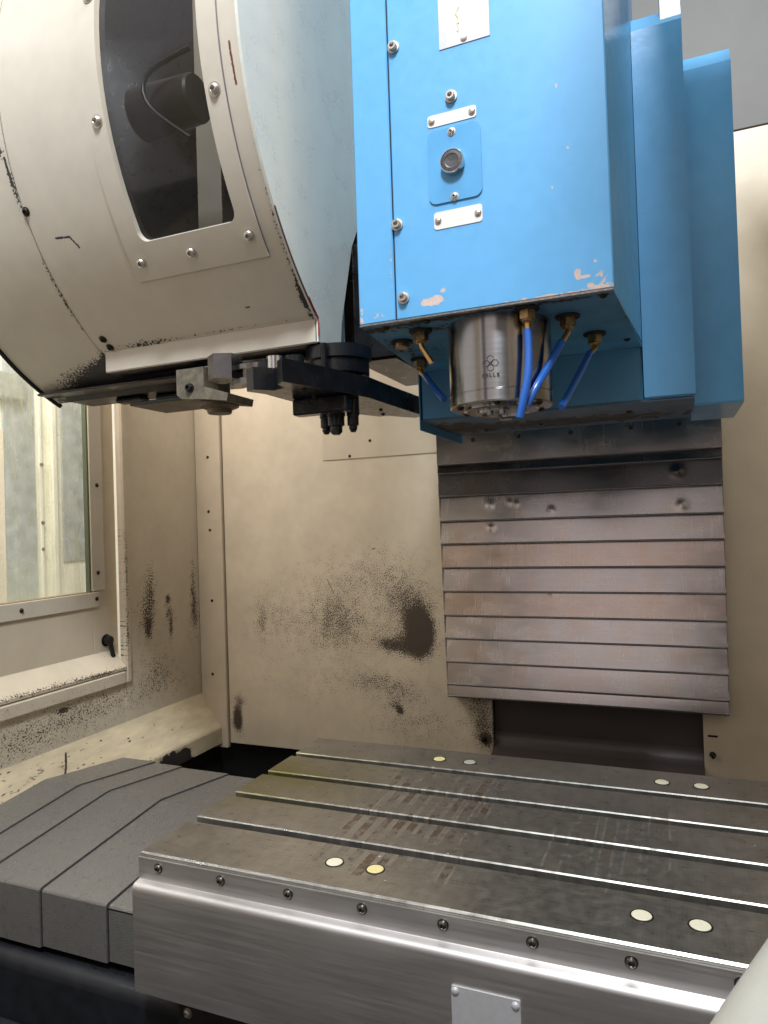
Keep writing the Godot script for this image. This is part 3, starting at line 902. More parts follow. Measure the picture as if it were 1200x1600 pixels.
func build_table():
	# machine bed below
	var bed := thing("machine_bed", "blue-black cast machine bed below the table and its grey way covers", "machine bed", P(-.3, -1.32, -.95))
	var b := MB.new()
	b.prism(PackedVector2Array([Vector2(-1.20, -1.32), Vector2(-.742, -1.32), Vector2(-.742, -.640)] + arc(Vector2(-.762, -.640), .02, 0, 90, 5) + [Vector2(-1.20, -.620)]), along_x, -1.17, .5, .6)
	part("bed_casting", b.mesh(), M.base_black, bed)
	part("bed_step", boxm(-1.17, -1.32, -.742, -.90, -.712, -.715, .004), M.base_black, bed)
	# way covers left of the table
	var wc := thing("table_way_cover", "dark grey crackle-painted roof-shaped way covers left of the table", "way cover", P(-.9, -.62, -1.0))
	var xs := [[-.40, -.7515], [-.7545, -.8765], [-.8795, -.9985], [-1.0012, -1.0735], [-1.0762, -1.165]]
	for k in 9:
		var seam := k % 2 == 1
		var d := (k / 2) * -.0022 + (.0006 if seam else 0.0)
		var m := MB.new()
		var f := -.76 - d
		var poly := PackedVector2Array([Vector2(f, -.604 + d), Vector2(f, -.530 - d)] + arc(Vector2(f - .006, -.532 - d), .006, 0, 80, 4) + [Vector2(-1.015, -.496 - d), Vector2(-1.025, -.496 - d), Vector2(-1.225 + d, -.521 - d), Vector2(-1.228 + d, -.524 - d), Vector2(-1.228 + d, -.604 + d)])
		m.prism(poly, along_x, xs[k / 2][1] if seam else xs[k / 2][0], xs[k / 2 + 1][0] if seam else xs[k / 2][1], .5)
		part("dark_gap_strip" if seam else "cover_segment", m.mesh(), M.dark_void if seam else M.way_grey, wc)  # dark strips painted in for the shaded gaps between segments
	# the table
	var t := thing("machine_table", "grey steel machine table with four long T-slots and round plugs", "machine table", P(-.195, -.62, -.973))
	var zf := -.7232
	var pts := [Vector2(-1.223, -.60), Vector2(-1.223, -.4215), Vector2(-1.2215, -.42)]
	for s in [-1.122, -1.025, -.928, -.831]:
		var a: float = s - .0085
		var c: float = s + .0085
		pts += [Vector2(a - .0016, -.42), Vector2(a, -.4216), Vector2(a, -.446), Vector2(a - .008, -.446), Vector2(a - .008, -.458), Vector2(c + .008, -.458), Vector2(c + .008, -.446), Vector2(c, -.446), Vector2(c, -.4210), Vector2(c + .001, -.42)]
	pts += [Vector2(zf - .0022, -.42), Vector2(zf, -.4222), Vector2(zf, -.60)]
	var tb := MB.new(func(p: Vector3): return Vector2((p.x + .657) / .927, (p.z + 1.223) / .5 + ((p.y - EYE) + .42) * .3))
	tb.prism(PackedVector2Array(pts), along_x, -.657, .27)
	part("slotted_top", tb.mesh(), M.table_top, t)
	var pl := MB.new()
	pl.lathe(Transform3D(), [Vector2(.0118, 0), Vector2(.0118, .0003), Vector2(.0100, .0004), Vector2(.0100, .0009), Vector2(.0092, .0013), Vector2(.001, .0014), Vector2(.0008, .0008), Vector2(0, .0008)], 28)
	var pm := pl.mesh()
	var ring := MB.new()
	ring.lathe(Transform3D(), [Vector2(.0103, .0), Vector2(.0103, .0006), Vector2(.0118, .0008), Vector2(.0122, .0)], 28)
	var ringm := ring.mesh()
	var kinds := [M.plug_pale, M.plug_yellow, M.plug_pale, M.plug_pale, M.plug_yellow, M.plug_grey, M.plug_pale, M.plug_pale]
	var px := [-.402, -.347, -.044, .012, -.393, -.338, -.029, .027]
	for k in 8:
		var at := P(px[k], -.42, -.7775 if k < 4 else -1.1725)
		var o := put("plug", pm, kinds[k], t, Transform3D(Basis(), at))
		put("plug_ring", ringm, M.screw_dark, o, Transform3D(Basis(), at))
	# steel apron in front: upper band, roll, lower plate
	var path := [Vector2(zf + .0005, -.4255), Vector2(zf + .0005, -.4525)] + arc(Vector2(zf + .0045, -.4525), .004, 180, 265, 4) + arc(Vector2(zf + .0085, -.4625), .005, 88, 0, 6) + [Vector2(zf + .0135, -.475), Vector2(zf + .0135, -.591)]
	var am := MB.new(func(p: Vector3): return Vector2(p.x * 1.1, (p.y - EYE) * 2.2 + p.z))
	am.prism(bent(path, .003), along_x, -.6585, .27, .7)
	var ap := part("apron", am.mesh(), M.apron, t)
	for k in 9: screw(ap, "screw5", P(-.6265 + k * .0958, -.4355, zf + .0035), Vector3.BACK, M.screw_mid, "apron_screw")
	var np := MB.new()
	np.prism(rrect(-.232, -.562, -.159, -.4885, .002, 2), along_z, zf + .0166, zf + .0180)
	var npl := part("name_plate", np.mesh(), M.plate_grey, ap)
	for q in [[-.2275, -.4935], [-.1640, -.4945], [-.2275, -.557], [-.164, -.557]]: screw(npl, "rivet", P(q[0], q[1], zf + .0179), Vector3.BACK, M.plate_grey, "rivet")
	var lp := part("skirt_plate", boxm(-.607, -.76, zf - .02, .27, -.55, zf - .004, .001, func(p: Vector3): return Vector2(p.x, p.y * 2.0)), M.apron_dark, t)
	screw(lp, "screw5", P(-.592, -.617, zf - .004), Vector3.BACK, M.screw)
	screw(lp, "screw5", P(-.40, -.617, zf - .004), Vector3.BACK, M.screw)
	part("saddle", boxm(-.64, -.75, -1.2, .26, -.60, -.76, .003), M.base_black, t)

func build_head():
	var h := thing("spindle_head", "bright blue spindle head with push button, white labels and steel spindle", "spindle head", P(-.195, .13, -.85))
	# body behind the front plates
	var body := MB.new()
	body.prism(PackedVector2Array([Vector2(-.343, -.7795), Vector2(-.050, -.7795), Vector2(-.0305, -1.03), Vector2(-.0305, -1.2), Vector2(-.372, -1.2), Vector2(-.362, -1.05)]), along_y, .2415, 1.1)
	part("head_casing", body.mesh(), M.blue, h)
	var fuv := func(p: Vector3): return Vector2((p.x + .345) / .3, (.66 - (p.y - EYE)) / .425)
	part("cover_plate", boxm(-.2948, .2405, -.7795, -.0478, 1.1, -.775, .0014, fuv), M.front, h)
	part("cover_strip", boxm(-.3435, .2405, -.7795, -.2966, 1.1, -.775, .0014, fuv), M.front, h)
	part("seam_gap", boxm(-.2967, .2405, -.7796, -.2947, 1.1, -.7770, 0.0), M.dark_void, h)
	part("bare_edge", boxm(-.3435, .2378, -.7795, -.0478, .2402, -.7742, .0006), M.rim_metal, h)
	var un := MB.new(func(p: Vector3): return Vector2((p.x + .37) / .34, (-.775 - p.z) / .3))
	un.prism(PackedVector2Array([Vector2(-.343, -.779), Vector2(-.0485, -.779), Vector2(-.0305, -1.06), Vector2(-.366, -1.06)]), along_y, .2385, .2413)
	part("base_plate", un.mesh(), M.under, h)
	# lower rear block, right castings
	var bl := MB.new()
	bl.prism(PackedVector2Array([Vector2(-.3665, -1.066), Vector2(-.3635, -1.06), Vector2(-.036, -1.06), Vector2(-.0312, -1.064), Vector2(-.0312, -1.275), Vector2(-.3665, -1.275)]), along_y, .163, .2383, .4)
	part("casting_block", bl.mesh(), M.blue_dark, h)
	var bu := MB.new(func(p: Vector3): return Vector2((p.x + .37) / .42, (-1.055 - p.z) / .22))
	bu.prism(PackedVector2Array([Vector2(-.367, -1.062), Vector2(-.031, -1.0605), Vector2(.035, -1.0605), Vector2(.035, -1.275), Vector2(-.367, -1.275)]), along_y, .159, .1627)
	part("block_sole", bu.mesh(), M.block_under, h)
	part("block_foot", boxm(-.369, .1455, -1.30, -.3672, .236, -1.058, .0006), M.blue_dark, h)
	for q in [["head_casting", -.0298, .0372, -1.06, .163, -1.25], ["column_casting", .0385, .1085, -1.19, .166, -1.385]]:
		var c := MB.new()
		var x0: float = q[1]
		var x1: float = q[2]
		var z: float = q[3]
		c.prism(PackedVector2Array([Vector2(z - .003, q[4]), Vector2(z, q[4] + .003), Vector2(z, .692), Vector2(z - .022, .722), Vector2(q[5], .722), Vector2(q[5], q[4])]), along_x, x0, x1)
		part(q[0], c.mesh(), M.blue, h)
	part("casting_lip", boxm(-.0245, .1602, -1.09, .0368, .1625, -1.0605, .0006), M.rim_metal, h)
	var rib := MB.new()
	rib.prism(PackedVector2Array([Vector2(-1.064, .69), Vector2(-1.19, 1.1), Vector2(-1.24, 1.1), Vector2(-1.24, .69)]), along_x, .010, .0370)
	part("sloped_rib", rib.mesh(), M.blue, h)
	# screws of the front
	for q in [[-.2873, .5664], [-.2898, .3535], [-.2848, .2652]]: screw(h, "cap_screw", P(q[0], q[1], -.775), Vector3.BACK)
	screw(h, "cap_screw", P(-.2183, .4887, -.775), Vector3.BACK)
	# blank white label plates
	for q in [[-.2477, .4588, -.1893, .4727], [-.2437, .3383, -.1862, .3585]]:
		var m := MB.new()
		m.prism(rrect(q[0], q[1], q[2], q[3], .0035), along_z, -.7749, -.7742)
		var lp := part("label_plate", m.mesh(), M.label_white, h)
		for s in [[q[0] + .005, (q[1] + q[3]) / 2.0], [q[2] - .005, (q[1] + q[3]) / 2.0]]: screw(lp, "rivet", P(s[0], s[1], -.7742), Vector3.BACK, M.screw)
	var gp := MB.new()
	gp.box(P(-.2306, .5465, -.7749), P(-.1705, .70, -.7741), .0003)
	var g := part("type_plate", gp.mesh(), M.plate_grey, h)
	screw(g, "rivet", P(-.2007, .553, -.7741), Vector3.BACK, M.label_white)
	var sc := MB.new()
	sc.tube([P(-.2085, .578, -.7741), P(-.208, .571, -.7741), P(-.2065, .5665, -.7741), P(-.2078, .562, -.7741)], .0008, 6)
	sc.tube([P(-.206, .590, -.7741), P(-.2095, .583, -.7741), P(-.206, .577, -.7741), P(-.2068, .571, -.7741)], .0010, 6)
	part("glue_residue", sc.mesh(), mat(Color8(228, 214, 186), .6), g)
	# push-button plate
	var bp := MB.new()
	bp.prism(rrect(-.2484, .3678, -.1850, .4537, .009), along_z, -.7749, -.7732)
	var plate := part("button_plate", bp.mesh(), M.blue, h)
	screw(plate, "screw4", P(-.219, .4478, -.7732), Vector3.BACK)
	screw(plate, "screw4", P(-.2178, .3722, -.7732), Vector3.BACK)
	var bz := MB.new()
	bz.lathe(face(P(-.2180, .4108, -.7732), Vector3.BACK), [Vector2(.0140, 0), Vector2(.0140, .007), Vector2(.0134, .0080), Vector2(.0126, .0080), Vector2(.0124, .0062)], 36)
	part("button_bezel", bz.mesh(), M.chrome, plate)
	var bt := MB.new()
	bt.lathe(face(P(-.2180, .4108, -.7732), Vector3.BACK), [Vector2(.0124, .0062), Vector2(.0121, .0076), Vector2(.0085, .0080), Vector2(.0072, .0074), Vector2(0, .0070)], 36)
	part("push_button", bt.mesh(), M.button, plate)
	# underside screws
	for q in [[-.1454, -.787], [-.0475, -1.004], [-.262, -.789], [-.315, -.792], [-.06, -.79]]: screw(h, "screw4", P(q[0], .2385, q[1]), Vector3.DOWN, M.screw_dark)
	for q in [[-.055, -1.14], [-.2, -1.2], [-.30, -1.22]]: screw(h, "screw4", P(q[0], .159, q[1]), Vector3.DOWN, M.screw_dark)
	# spindle cartridge
	var sx := -.190
	var sz := -.854
	var ax := Transform3D(Basis(Vector3.RIGHT, PI), P(sx, .2383, sz))   # y axis points down
	var sp := MB.new()
	sp.lathe(ax, [Vector2(.0630, 0), Vector2(.0630, .0870), Vector2(.0622, .0875), Vector2(.0622, .0884), Vector2(.0632, .0889), Vector2(.0632, .1005), Vector2(.0612, .1022), Vector2(.046, .1022), Vector2(.046, .1050), Vector2(.043, .1062), Vector2(.031, .1062), Vector2(.031, .1090), Vector2(.024, .1095), Vector2(.021, .090), Vector2(.0, .085)], 72)
	var spn := part("spindle", sp.mesh(), M.spindle, h)
	for k in 6:
		var an := TAU * k / 6 + .4
		screw(spn, "screw4", P(sx + cos(an) * .054, .2383 - .1022, sz + sin(an) * .054), Vector3.DOWN, M.screw_dark, "face_screw")
	var key := MB.new()
	for q in [[-.0075, .0], [.0075, .0]]: key.box(P(sx + q[0] - .0028, .1240, sz + .024), P(sx + q[0] + .0028, .1335, sz + .036), .0008)
	key.box(P(sx - .0075, .1292, sz + .024), P(sx + .0075, .1335, sz + .036), .0008)
	part("drive_key", key.mesh(), M.steel, spn)
	var key2 := MB.new()
	key2.box(P(sx - .008, .1255, sz - .036), P(sx + .008, .1335, sz - .024), .0008)
	part("drive_key", key2.mesh(), M.steel, spn)
	logo(spn, sx, sz)
	# coolant nozzles: [nut x, z, pipe end, hose points]
	for q in [
		[-.2822, -.8241, P(-.2690, .196, -.826), []],
		[-.3329, -.9679, P(-.3200, .206, -.958), [P(-.3235, .212, -.960), P(-.3045, .189, -.938), P(-.2830, .1662, -.918)]],
		[-.1440, -.7965, P(-.1440, .205, -.7955), [P(-.1440, .214, -.7962), P(-.1432, .190, -.794), P(-.1445, .160, -.790), P(-.1500, .133, -.788), P(-.1550, .1140, -.790)]],
		[-.1058, -.8498, P(-.1150, .200, -.837), [P(-.1122, .206, -.840), P(-.1265, .175, -.823), P(-.1375, .150, -.805), P(-.1490, .127, -.798)]],
		[-.0847, -.9484, P(-.0915, .205, -.928), [P(-.0900, .209, -.931), P(-.1000, .180, -.905), P(-.1100, .152, -.878), P(-.1180, .131, -.855)]]]:
		var nz := put("coolant_nozzle", S.collar, M.rubber, h, Transform3D(Basis(Vector3.RIGHT, PI), P(q[0], .2383, q[1])))
		var top := P(q[0], .2383, q[1])
		var nt := part("nozzle_nut", S.nut, M.brass, nz)
		nt.transform = Transform3D(Basis(Vector3.UP, rng.randf()), Vector3.ZERO)
		var e: Vector3 = q[2]
		var pm := MB.new()
		pm.tube([top + Vector3(0, -.014, 0), top + Vector3(0, -.018, 0) + (e - top) * .06, e], .0034, 12)
		var pipe := MeshInstance3D.new()
		pipe.mesh = pm.mesh()
		pipe.material_override = M.brass_light
		pipe.name = "nozzle_pipe"
		nz.add_child(pipe, true)
		pipe.transform = Transform3D(Basis(Vector3.RIGHT, PI), Vector3.ZERO) * Transform3D(Basis(), -top)
		if q[3].size():
			var hm := MB.new()
			hm.tube(smooth_path(q[3], 14), .0046, 12)
			var hose := MeshInstance3D.new()
			hose.mesh = hm.mesh()
			hose.material_override = M.hose
			hose.name = "blue_hose"
			nz.add_child(hose, true)
			hose.transform = pipe.transform
	var plug := put("coolant_plug", S.collar, M.rubber, h, Transform3D(Basis(Vector3.RIGHT, PI), P(-.3215, .2383, -.862)))
	var pg := MB.new()
	pg.lathe(Transform3D(), [Vector2(.010, .002), Vector2(.010, .008), Vector2(.008, .0095), Vector2(0, .0095)], 8)
	var pgm := MeshInstance3D.new()
	pgm.mesh = pg.mesh()
	pgm.material_override = M.brass
	pgm.name = "plug_head"
	plug.add_child(pgm)

func smooth_path(pts: Array, n: int) -> Array:
	var c := Curve3D.new()
	c.bake_interval = .002
	for i in pts.size():
		var t: Vector3 = ((pts[mini(i + 1, pts.size() - 1)] as Vector3) - (pts[maxi(i - 1, 0)] as Vector3)) / 6.0
		c.add_point(pts[i], -t, t)
	var out := []
	for k in n + 1: out.append(c.sample_baked(c.get_baked_length() * k / n, true))
	return out

func logo(spn: Node3D, sx: float, sz: float):
	# four hexagon petals round a cross, and the lettering below, engraved black on the spindle
	var ang := 1.523   # where on the cylinder
	var r := .0632
	var on := func(q: Vector2) -> Vector3:
		var a := ang - q.x / r
		return P(sx + cos(a) * r, .1795 + q.y, sz + sin(a) * r)
	var m := MB.new()
	for k in 4:
		var c := Vector2.from_angle(PI / 2 * k) * .0052
		var hx := []
		for j in 7: hx.append(on.call(c + Vector2.from_angle(PI / 2 * k + TAU * j / 6) * .0040))
		m.tube(hx, .00042, 6)
	for k in 4:
		m.tube([on.call(Vector2.from_angle(PI / 4 + PI / 2 * k) * .0006), on.call(Vector2.from_angle(PI / 4 + PI / 2 * k) * .0045)], .0007, 6)
	part("maker_emblem", m.mesh(), M.ink, spn)
	var tm := TextMesh.new()
	var f := SystemFont.new()
	f.font_names = PackedStringArray(["Droid Sans"])
	f.font_weight = 700
	tm.font = f
	tm.text = "CELLS"
	tm.font_size = 16
	tm.pixel_size = .00034
	tm.depth = .0009
	for k in 5:
		var one: TextMesh = tm.duplicate()
		one.text = "CELLS"[k]
		var a := ang - (k - 2) * .0042 / r
		var nrm := Vector3(cos(a), 0, sin(a))
		put("engraved_letter", one, M.ink, spn, Transform3D(Basis(Vector3.UP.cross(nrm) * 1.3, Vector3.UP, nrm), P(sx + cos(a) * r, .1795 - .0140, sz + sin(a) * r)))

const CY := .641
const CZ := -1.124
const RD := .44
func cyl(x: float, deg: float, r: float) -> Vector3:
	var a := deg_to_rad(deg)
	return P(x, CY + r * sin(a), CZ + r * cos(a))

func build_magazine():
	var g := thing("tool_magazine", "big cream drum-shaped tool magazine cover with a dark tinted window", "tool magazine", P(-.74, .24, -1.12))
	var duv := func(p: Vector3):
		var a := rad_to_deg(atan2(p.y - EYE - CY, p.z - CZ))
		return Vector2((p.x + 1.03) / .58, (30.0 - a) / 110.0)
	var sh := MB.new(duv)
	for r in [RD, RD - .004]:
		var out := Vector3.BACK if r == RD else Vector3.FORWARD
		for q in [[-1.03, -.838, -67.0, 50.0], [-.8372, -.690, -67.0, 50.0], [-.690, -.660, -54.0, 50.0], [-.660, -.502, -54.0, -34.2], [-.502, -.45, -54.0, 50.0]]:
			sh.grid(8, int((q[3] - q[2]) / 2.0), func(u, v): return cyl(lerpf(q[0], q[1], u), lerpf(q[3], q[2], v), r), out)
	part("drum_shell", sh.mesh(), M.drum, g)
	# frame of the window: sheet standing 3 mm proud with a round-cornered opening
	var fr := MB.new(duv)
	var R2 := RD + .0028
	var rows := []
	for k in 9: rows.append(-34.0 + (1.0 - cos(k / 8.0 * PI / 2)) * 1.9)
	for k in 27: rows.append(-32.1 + (k + 1) * 3.0)
	var left := func(a: float) -> float:
		var d := clampf(1.0 - (a + 34.0) / 1.9, 0.0, 1.0)
		return -.659 + .0125 * (1.0 - sqrt(1.0 - d * d))
	var right := func(a: float) -> float:
		var d := clampf(1.0 - (a + 34.0) / 1.9, 0.0, 1.0)
		return -.5025 - .0125 * (1.0 - sqrt(1.0 - d * d))
	for k in rows.size() - 1:
		var a0: float = rows[k]
		var a1: float = rows[k + 1]
		var am := deg_to_rad((a0 + a1) / 2.0)
		var o := Vector3(0, sin(am), cos(am))
		for q in [[-.689, left.call(a0), left.call(a1)], [-.4765, right.call(a0), right.call(a1)]]:
			var A := [cyl(q[0], a0, R2), cyl(q[1], a0, R2), cyl(q[2], a1, R2), cyl(q[0], a1, R2)]
			var n0 := Vector3(0, sin(deg_to_rad(a0)), cos(deg_to_rad(a0)))
			var n1 := Vector3(0, sin(deg_to_rad(a1)), cos(deg_to_rad(a1)))
			fr.tri(A[0], A[1], A[2], n0, n0, n1)
			fr.tri(A[0], A[2], A[3], n0, n1, n1)
			fr.quad(A[1], A[2], cyl(q[2], a1, RD - .006), cyl(q[1], a0, RD - .006), Vector3(q[1] - q[0], 0, 0))
			fr.quad(A[0], A[3], cyl(q[0] + signf(q[0] - q[1]) * .0012, a1, RD), cyl(q[0] + signf(q[0] - q[1]) * .0012, a0, RD), Vector3(q[0] - q[1], 0, 0) + o)
	fr.grid(12, 8, func(u, v): return cyl(lerpf(-.689, -.4765, u), lerpf(-34.0, -40.5, v), R2), Vector3.BACK)
	fr.quad(cyl(-.689, -40.5, R2), cyl(-.4765, -40.5, R2), cyl(-.4765, -40.8, RD), cyl(-.689, -40.8, RD), Vector3(0, -1, .3))
	fr.quad(cyl(left.call(-34.0), -34.0, R2), cyl(right.call(-34.0), -34.0, R2), cyl(right.call(-34.0), -34.0, RD - .006), cyl(left.call(-34.0), -34.0, RD - .006), Vector3(0, 1, 0))
	for q in [[-.689, 1.0], [-.4765, -1.0]]: fr.quad(cyl(q[0], -34, R2), cyl(q[0], -40.5, R2), cyl(q[0] - q[1] * .0012, -40.5, RD), cyl(q[0] - q[1] * .0012, -34, RD), Vector3(-q[1], 0, 0))
	part("window_frame", fr.mesh(), M.drum, g)
	# dark line of sealant along the right edge of the frame
	var sl := MB.new()
	var lp := []
	for k in 40: lp.append(cyl(-.4752, 40.0 - 80.0 * k / 39.0, RD + .0003))
	sl.tube(lp, .0010, 6)
	part("sealant_line", sl.mesh(), mat(Color8(112, 104, 112), .6), g)
	var pn := MB.new()
	pn.grid(4, 60, func(u, v): return cyl(lerpf(-.672, -.49, u), lerpf(50.0, -35.5, v), RD - .0065), Vector3.BACK)
	part("window_pane", pn.mesh(), M.smoke, g)
	for q in [[-.669, 6.0], [-.671, -14.2], [-.672, -37.3], [-.587, -37.3], [-.493, -36.6], [-.489, -15.0], [-.489, 8.0]]:
		var n := Vector3(0, sin(deg_to_rad(q[1])), cos(deg_to_rad(q[1])))
		screw(g, "screw6", cyl(q[0], q[1], R2), n)
	for q in [[-.834, -24.5], [-.815, -50.5], [-.813, -52.6]]:
		var n2 := Vector3(0, sin(deg_to_rad(q[1])), cos(deg_to_rad(q[1])))
		screw(g, "screw5", cyl(q[0], q[1], RD), n2, M.screw_dark)
	# lip below, right face, bottom, left rim
	part("drip_lip", boxm(-.830, .2535, -.8675, -.4465, .2875, -.8625, .0016), M.cream, g)
	part("lip_return", boxm(-.829, .2535, -.905, -.448, .2565, -.8678, .0008), M.black, g)
	var pf := PackedVector2Array()
	for k in 31: pf.append(Vector2(CZ + (RD + .001) * cos(deg_to_rad(50.0 - 104.0 * k / 30.0)), CY + (RD + .001) * sin(deg_to_rad(50.0 - 104.0 * k / 30.0))))
	for q in [[-.8625, .287], [-.8625, .2545], [-.933, .2545], [-.940, .30], [-.985, .43], [-1.03, .50], [-1.06, .97]]: pf.append(Vector2(q[0], q[1]))
	var rf := MB.new()
	rf.prism(pf, along_x, -.4495, -.4455)
	part("disc_face", rf.mesh(), M.cream_pale, g)
	var worn_edge := MB.new()
	var wl := []
	for k in 14: wl.append(cyl(-.4452, -33.0 - 20.0 * k / 13.0, RD + .0008))
	worn_edge.tube(wl, .0012, 6)
	part("worn_edge", worn_edge.mesh(), mat(Color8(92, 72, 70), .6), g)
	var rd := MB.new()
	rd.tube([cyl(-.4448, -49.0, RD), cyl(-.4446, -51.0, RD + .0006), cyl(-.4444, -53.4, RD + .0006), P(-.4444, .280, -.8622), P(-.4448, .262, -.8622)], .0017, 6, .0008)
	part("red_primer_chip", rd.mesh(), M.red, g)
	var sf := MB.new()
	sf.prism(PackedVector2Array([Vector2(-.92, .272), Vector2(-.972, .272), Vector2(-.972, .46), Vector2(-.92, .46)]), along_x, -.459, -.456)
	part("baffle", sf.mesh(), M.cream_pale, g)
	part("drum_floor", boxm(-1.028, .2425, -1.03, -.46, .2465, -.905, .001), M.black, g)
	var rim := MB.new()
	var rl := []
	part("backing_plate", boxm(-1.028, .2425, -1.034, -.45, 1.10, -1.03, 0.0), M.black, g)
	for k in 40: rl.append(cyl(-1.031, 20.0 - 88.0 * k / 39.0, RD + .0005))
	rim.tube(rl, .0042, 8)
	part("rubber_edge", rim.mesh(), M.rubber, g)
	var cap := MB.new()
	var cp := PackedVector2Array()
	for k in 31: cp.append(Vector2(CZ + (RD - .002) * cos(deg_to_rad(50.0 - 114.0 * k / 30.0)), maxf(.2425, CY + (RD - .002) * sin(deg_to_rad(50.0 - 114.0 * k / 30.0)))))
	cp.append(Vector2(-1.03, .2425))
	cap.prism(cp, along_x, -1.032, -1.028)
	part("end_face", cap.mesh(), M.cream, g)
	for q in [[-.90, -1.0, .010], [-.82, -1.012, .010], [-.76, -1.0, .012]]: part("vent_slot", boxm(q[0] - .03, .2425 - q[2], q[1] - .012, q[0] + .03, .2425, q[1] + .012, .003), M.black, g)
	# gearbox of the changer behind the right face
	part("gearbox", boxm(-.452, .252, -1.22, -.379, .44, -.995, .004), M.black, g)
	# what shows through the tinted window
	var pot := MB.new()
	pot.lathe(Transform3D(Basis(Vector3.BACK, PI / 2), P(-.588, .600, -.80)), [Vector2(.0, 0), Vector2(.030, 0), Vector2(.032, .004), Vector2(.036, .10), Vector2(0, .10)], 28)
	part("tool_pot", pot.mesh(), M.column_grey, g)
	var cab := MB.new()
	cab.tube(smooth_path([P(-.575, .645, -.765), P(-.632, .615, -.748), P(-.630, .57, -.745), P(-.575, .52, -.76)], 16), .0035, 8)
	part("cable", cab.mesh(), M.black, g)
	var ig := MB.new()
	var igp := PackedVector2Array()
	for p in arc(Vector2(-.545, .40), .125, -50, 105, 18): igp.append(Vector2(minf(p.x, -.462), p.y))
	igp.append(Vector2(-.57, .30))
	ig.prism(igp, along_z, -.872, -.866)
	part("guard", ig.mesh(), mottled(mat(Color8(126, 118, 106), .5), M.mottle, 4.0), g)
	part("guide_strip", boxm(-.492, .40, -.80, -.472, .52, -.796, .001), M.cream, g)
	part("guide_rail", boxm(-.572, .36, -.842, -.553, 1.0, -.822, .002), M.black_metal, g)
	part("backing_plate", boxm(-.70, .26, -.95, -.578, .95, -.94, .002), M.cream, g)

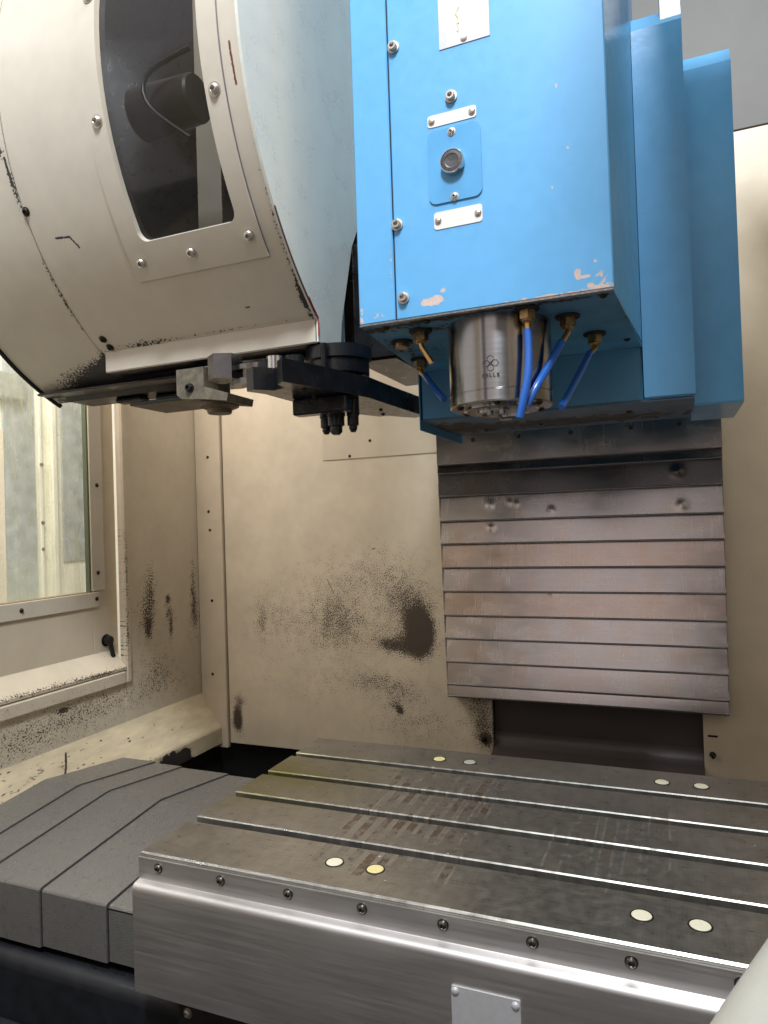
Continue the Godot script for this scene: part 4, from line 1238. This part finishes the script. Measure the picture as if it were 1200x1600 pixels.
func build_arm():
	var a := thing("tool_change_arm", "black double-ended tool change arm with steel gripper below the drum", "tool changer arm", P(-.445, .155, -.915))
	var c := Vector2(-.440, -.911)
	var dir := Vector2(.15, -.989).normalized()      # towards the rear
	var sd := Vector2(-dir.y, dir.x)
	var at := func(l: float, s: float) -> Vector2: return c + dir * l + sd * s
	# outline seen from above (l along the arm, s across)
	var ol := PackedVector2Array()
	for q in [[-.165, .030], [-.120, .038], [-.060, .045], [.0, .052], [.060, .045], [.13, .038], [.20, .032], [.215, .010], [.190, -.004], [.165, -.012], [.160, -.030], [.12, -.040], [.06, -.047], [0, -.052], [-.06, -.047], [-.115, -.040], [-.145, -.046], [-.150, -.030], [-.128, -.014], [-.132, .006], [-.155, .014]]:
		ol.append(at.call(q[0], q[1]))
	var b := MB.new()
	b.prism(ol, along_y, .1765, .2060)
	part("arm_body", b.mesh(), M.black_metal, a)
	part("arm_block", boxm(-.487, .1535, -.878, -.404, .1763, -.856, .002), M.black_metal, a)
	var hub := MB.new()
	hub.lathe(Transform3D(Basis(), P(c.x, .2062, c.y - .004)), [Vector2(.034, 0), Vector2(.034, .006), Vector2(.042, .0062), Vector2(.044, .008), Vector2(.044, .026), Vector2(.048, .028), Vector2(.048, .046), Vector2(0, .046)], 40)
	part("hub", hub.mesh(), M.black, a)
	var pin := MB.new()
	pin.tube([P(c.x + .004, .2062, c.y + .052), P(c.x + .004, .250, c.y + .052)], .0045, 12)
	part("stop_pin", pin.mesh(), M.black_metal, a)
	# lock pins below the block
	for q in [[-.020, .0075], [.0, .011], [.023, .0075]]:
		var m := MB.new()
		var k: float = q[1]
		m.lathe(Transform3D(Basis(Vector3.RIGHT, PI), P(c.x + q[0], .1764, c.y + (.004 if k < .01 else .012))), [Vector2(k * 1.25, 0), Vector2(k * 1.25, .022), Vector2(k * 1.1, .023), Vector2(k * 1.1, .036), Vector2(k * .8, .037), Vector2(k * .8, .045 if k > .01 else .041), Vector2(k * .45, .049 if k > .01 else .046), Vector2(0, .049 if k > .01 else .046)], 16)
		part("lock_pin", m.mesh(), M.black, a)
	for q in [[-.06, 0.0], [.10, .01], [.14, -.01], [-.11, .02]]:
		var w: Vector2 = at.call(q[0], q[1])
		screw(a, "screw3", P(w.x, .1765, w.y), Vector3.DOWN, M.screw_dark)
	# gripper jaw at the near end
	var j := MB.new()
	j.tube([P(-.478, .2000, -.800), P(-.478, .2235, -.800)], .0115, 24)
	part("gripper_roller", j.mesh(), M.chrome, a)
	var j2 := MB.new()
	j2.tube([P(-.455, .198, -.810), P(-.455, .2235, -.810)], .013, 20)
	j2.tube([P(-.497, .196, -.806), P(-.497, .2200, -.806)], .012, 20)
	part("gripper_pin", j2.mesh(), M.black, a)
	for y in [.1945, .2130]:
		var cr := MB.new()
		var pts := PackedVector2Array()
		for p in arc(Vector2(-.518, -.838), .033, 20, 170, 14): pts.append(p)
		for p in arc(Vector2(-.518, -.838), .045, 170, 20, 14): pts.append(p)
		cr.prism(pts, along_y, y, y + .0065, .4)
		part("gripper_jaw", cr.mesh(), M.steel, a)
	var hexb := MB.new()
	var hp := PackedVector2Array()
	for k in 6: hp.append(Vector2(-.560, -.804) + Vector2.from_angle(TAU * k / 6 + .62) * .024)
	hexb.prism(hp, along_y, .2015, .2350)
	part("gripper_block", hexb.mesh(), M.steel, a)
	# tool pot bracket, fixed to the magazine
	var br := thing("tool_pot_bracket", "cream cast bracket hanging under the drum left of the gripper", "bracket", P(-.66, .20, -.86))
	var m1 := MB.new()
	m1.prism(PackedVector2Array([Vector2(-.690, .242), Vector2(-.690, .204), Vector2(-.682, .197), Vector2(-.640, .193), Vector2(-.600, .187), Vector2(-.597, .198), Vector2(-.640, .212), Vector2(-.640, .242)]), along_z, -.93, -.862)
	part("bracket_body", m1.mesh(), mottled(mat(Color8(140, 130, 112), .55), M.mottle_strong, 9.0), br)
	put("bracket_bolt", S.cap_screw, M.black, br, face(P(-.665, .212, -.862), Vector3.BACK))
	var m2 := MB.new()
	m2.lathe(Transform3D(Basis(Vector3.RIGHT, PI), P(-.640, .192, -.90)), [Vector2(.030, 0), Vector2(.030, .006), Vector2(.020, .010), Vector2(.018, .016), Vector2(0, .017)], 24)
	part("pot_mouth", m2.mesh(), mottled(mat(Color8(128, 110, 84), .5), M.mottle_strong, 12.0), br)
	part("bracket_plate", boxm(-.80, .200, -.97, -.66, .206, -.88, .002), M.black, br)

func build_nozzle_gun():
	var g := thing("wash_gun", "pale grey-white plastic handle with black marks, out of focus in the lower right corner", "wash gun", P(.07, -.29, -.45))
	var b := MB.new()
	var pts := smooth_path([P(.135, -.175, -.47), P(.100, -.232, -.462), P(.072, -.280, -.455), P(.046, -.328, -.45), P(.022, -.378, -.447)], 24)
	b.tube(pts, .034, 32, .046)
	part("handle", b.mesh(), mottled(mat(Color8(222, 222, 212), .45), M.mottle, 8.0), g)
	var k := MB.new()
	k.tube(smooth_path([P(.051, -.262, -.4305), P(.050, -.269, -.429), P(.047, -.276, -.4285)], 8), .0008, 6)
	k.tube(smooth_path([P(.060, -.262, -.4245), P(.0575, -.270, -.4235), P(.058, -.282, -.4215)], 8), .0008, 6)
	part("ink_mark", k.mesh(), M.ink, g)

func build_chips():
	# tiny bright turnings lying on the covers, the table and the bed
	var b := MB.new()
	var q := RandomNumberGenerator.new()
	q.seed = 17
	for k in 130:
		var p: Vector3
		if k < 60:
			var x := q.randf_range(-1.0, -.62)
			var z := q.randf_range(-1.0, -.775)
			var idx := 0
			for e in [-.753, -.878, -1.0]:
				if x < e: idx += 1
			p = P(x, lerpf(-.530, -.496, (-.76 - z) / .255) + idx * .0022 + .0006, z)
		elif k < 105:
			var s := q.randi_range(0, 4)
			var z0: float = [-.823, -.92, -1.017, -1.114, -1.22][s]
			p = P(q.randf_range(-.64, .15), -.4193, q.randf_range(z0 + .006, z0 + .08))
		else:
			p = P(q.randf_range(-.95, -.66), -.6193, q.randf_range(-.764, -.758))
		var bs := Basis(Vector3.UP, q.randf() * TAU) * Basis(Vector3.RIGHT, q.randf_range(-.4, .4))
		b.obox(Transform3D(bs, p), Vector3(q.randf_range(.0004, .0016), .0003, q.randf_range(.0003, .0006)))
	var o := part("metal_chips", b.mesh(), M.chrome, self)
	o.set_meta("kind", "stuff")
	o.set_meta("label", "tiny bright metal chips scattered over the table and grey way covers")
	o.set_meta("category", "metal chips")
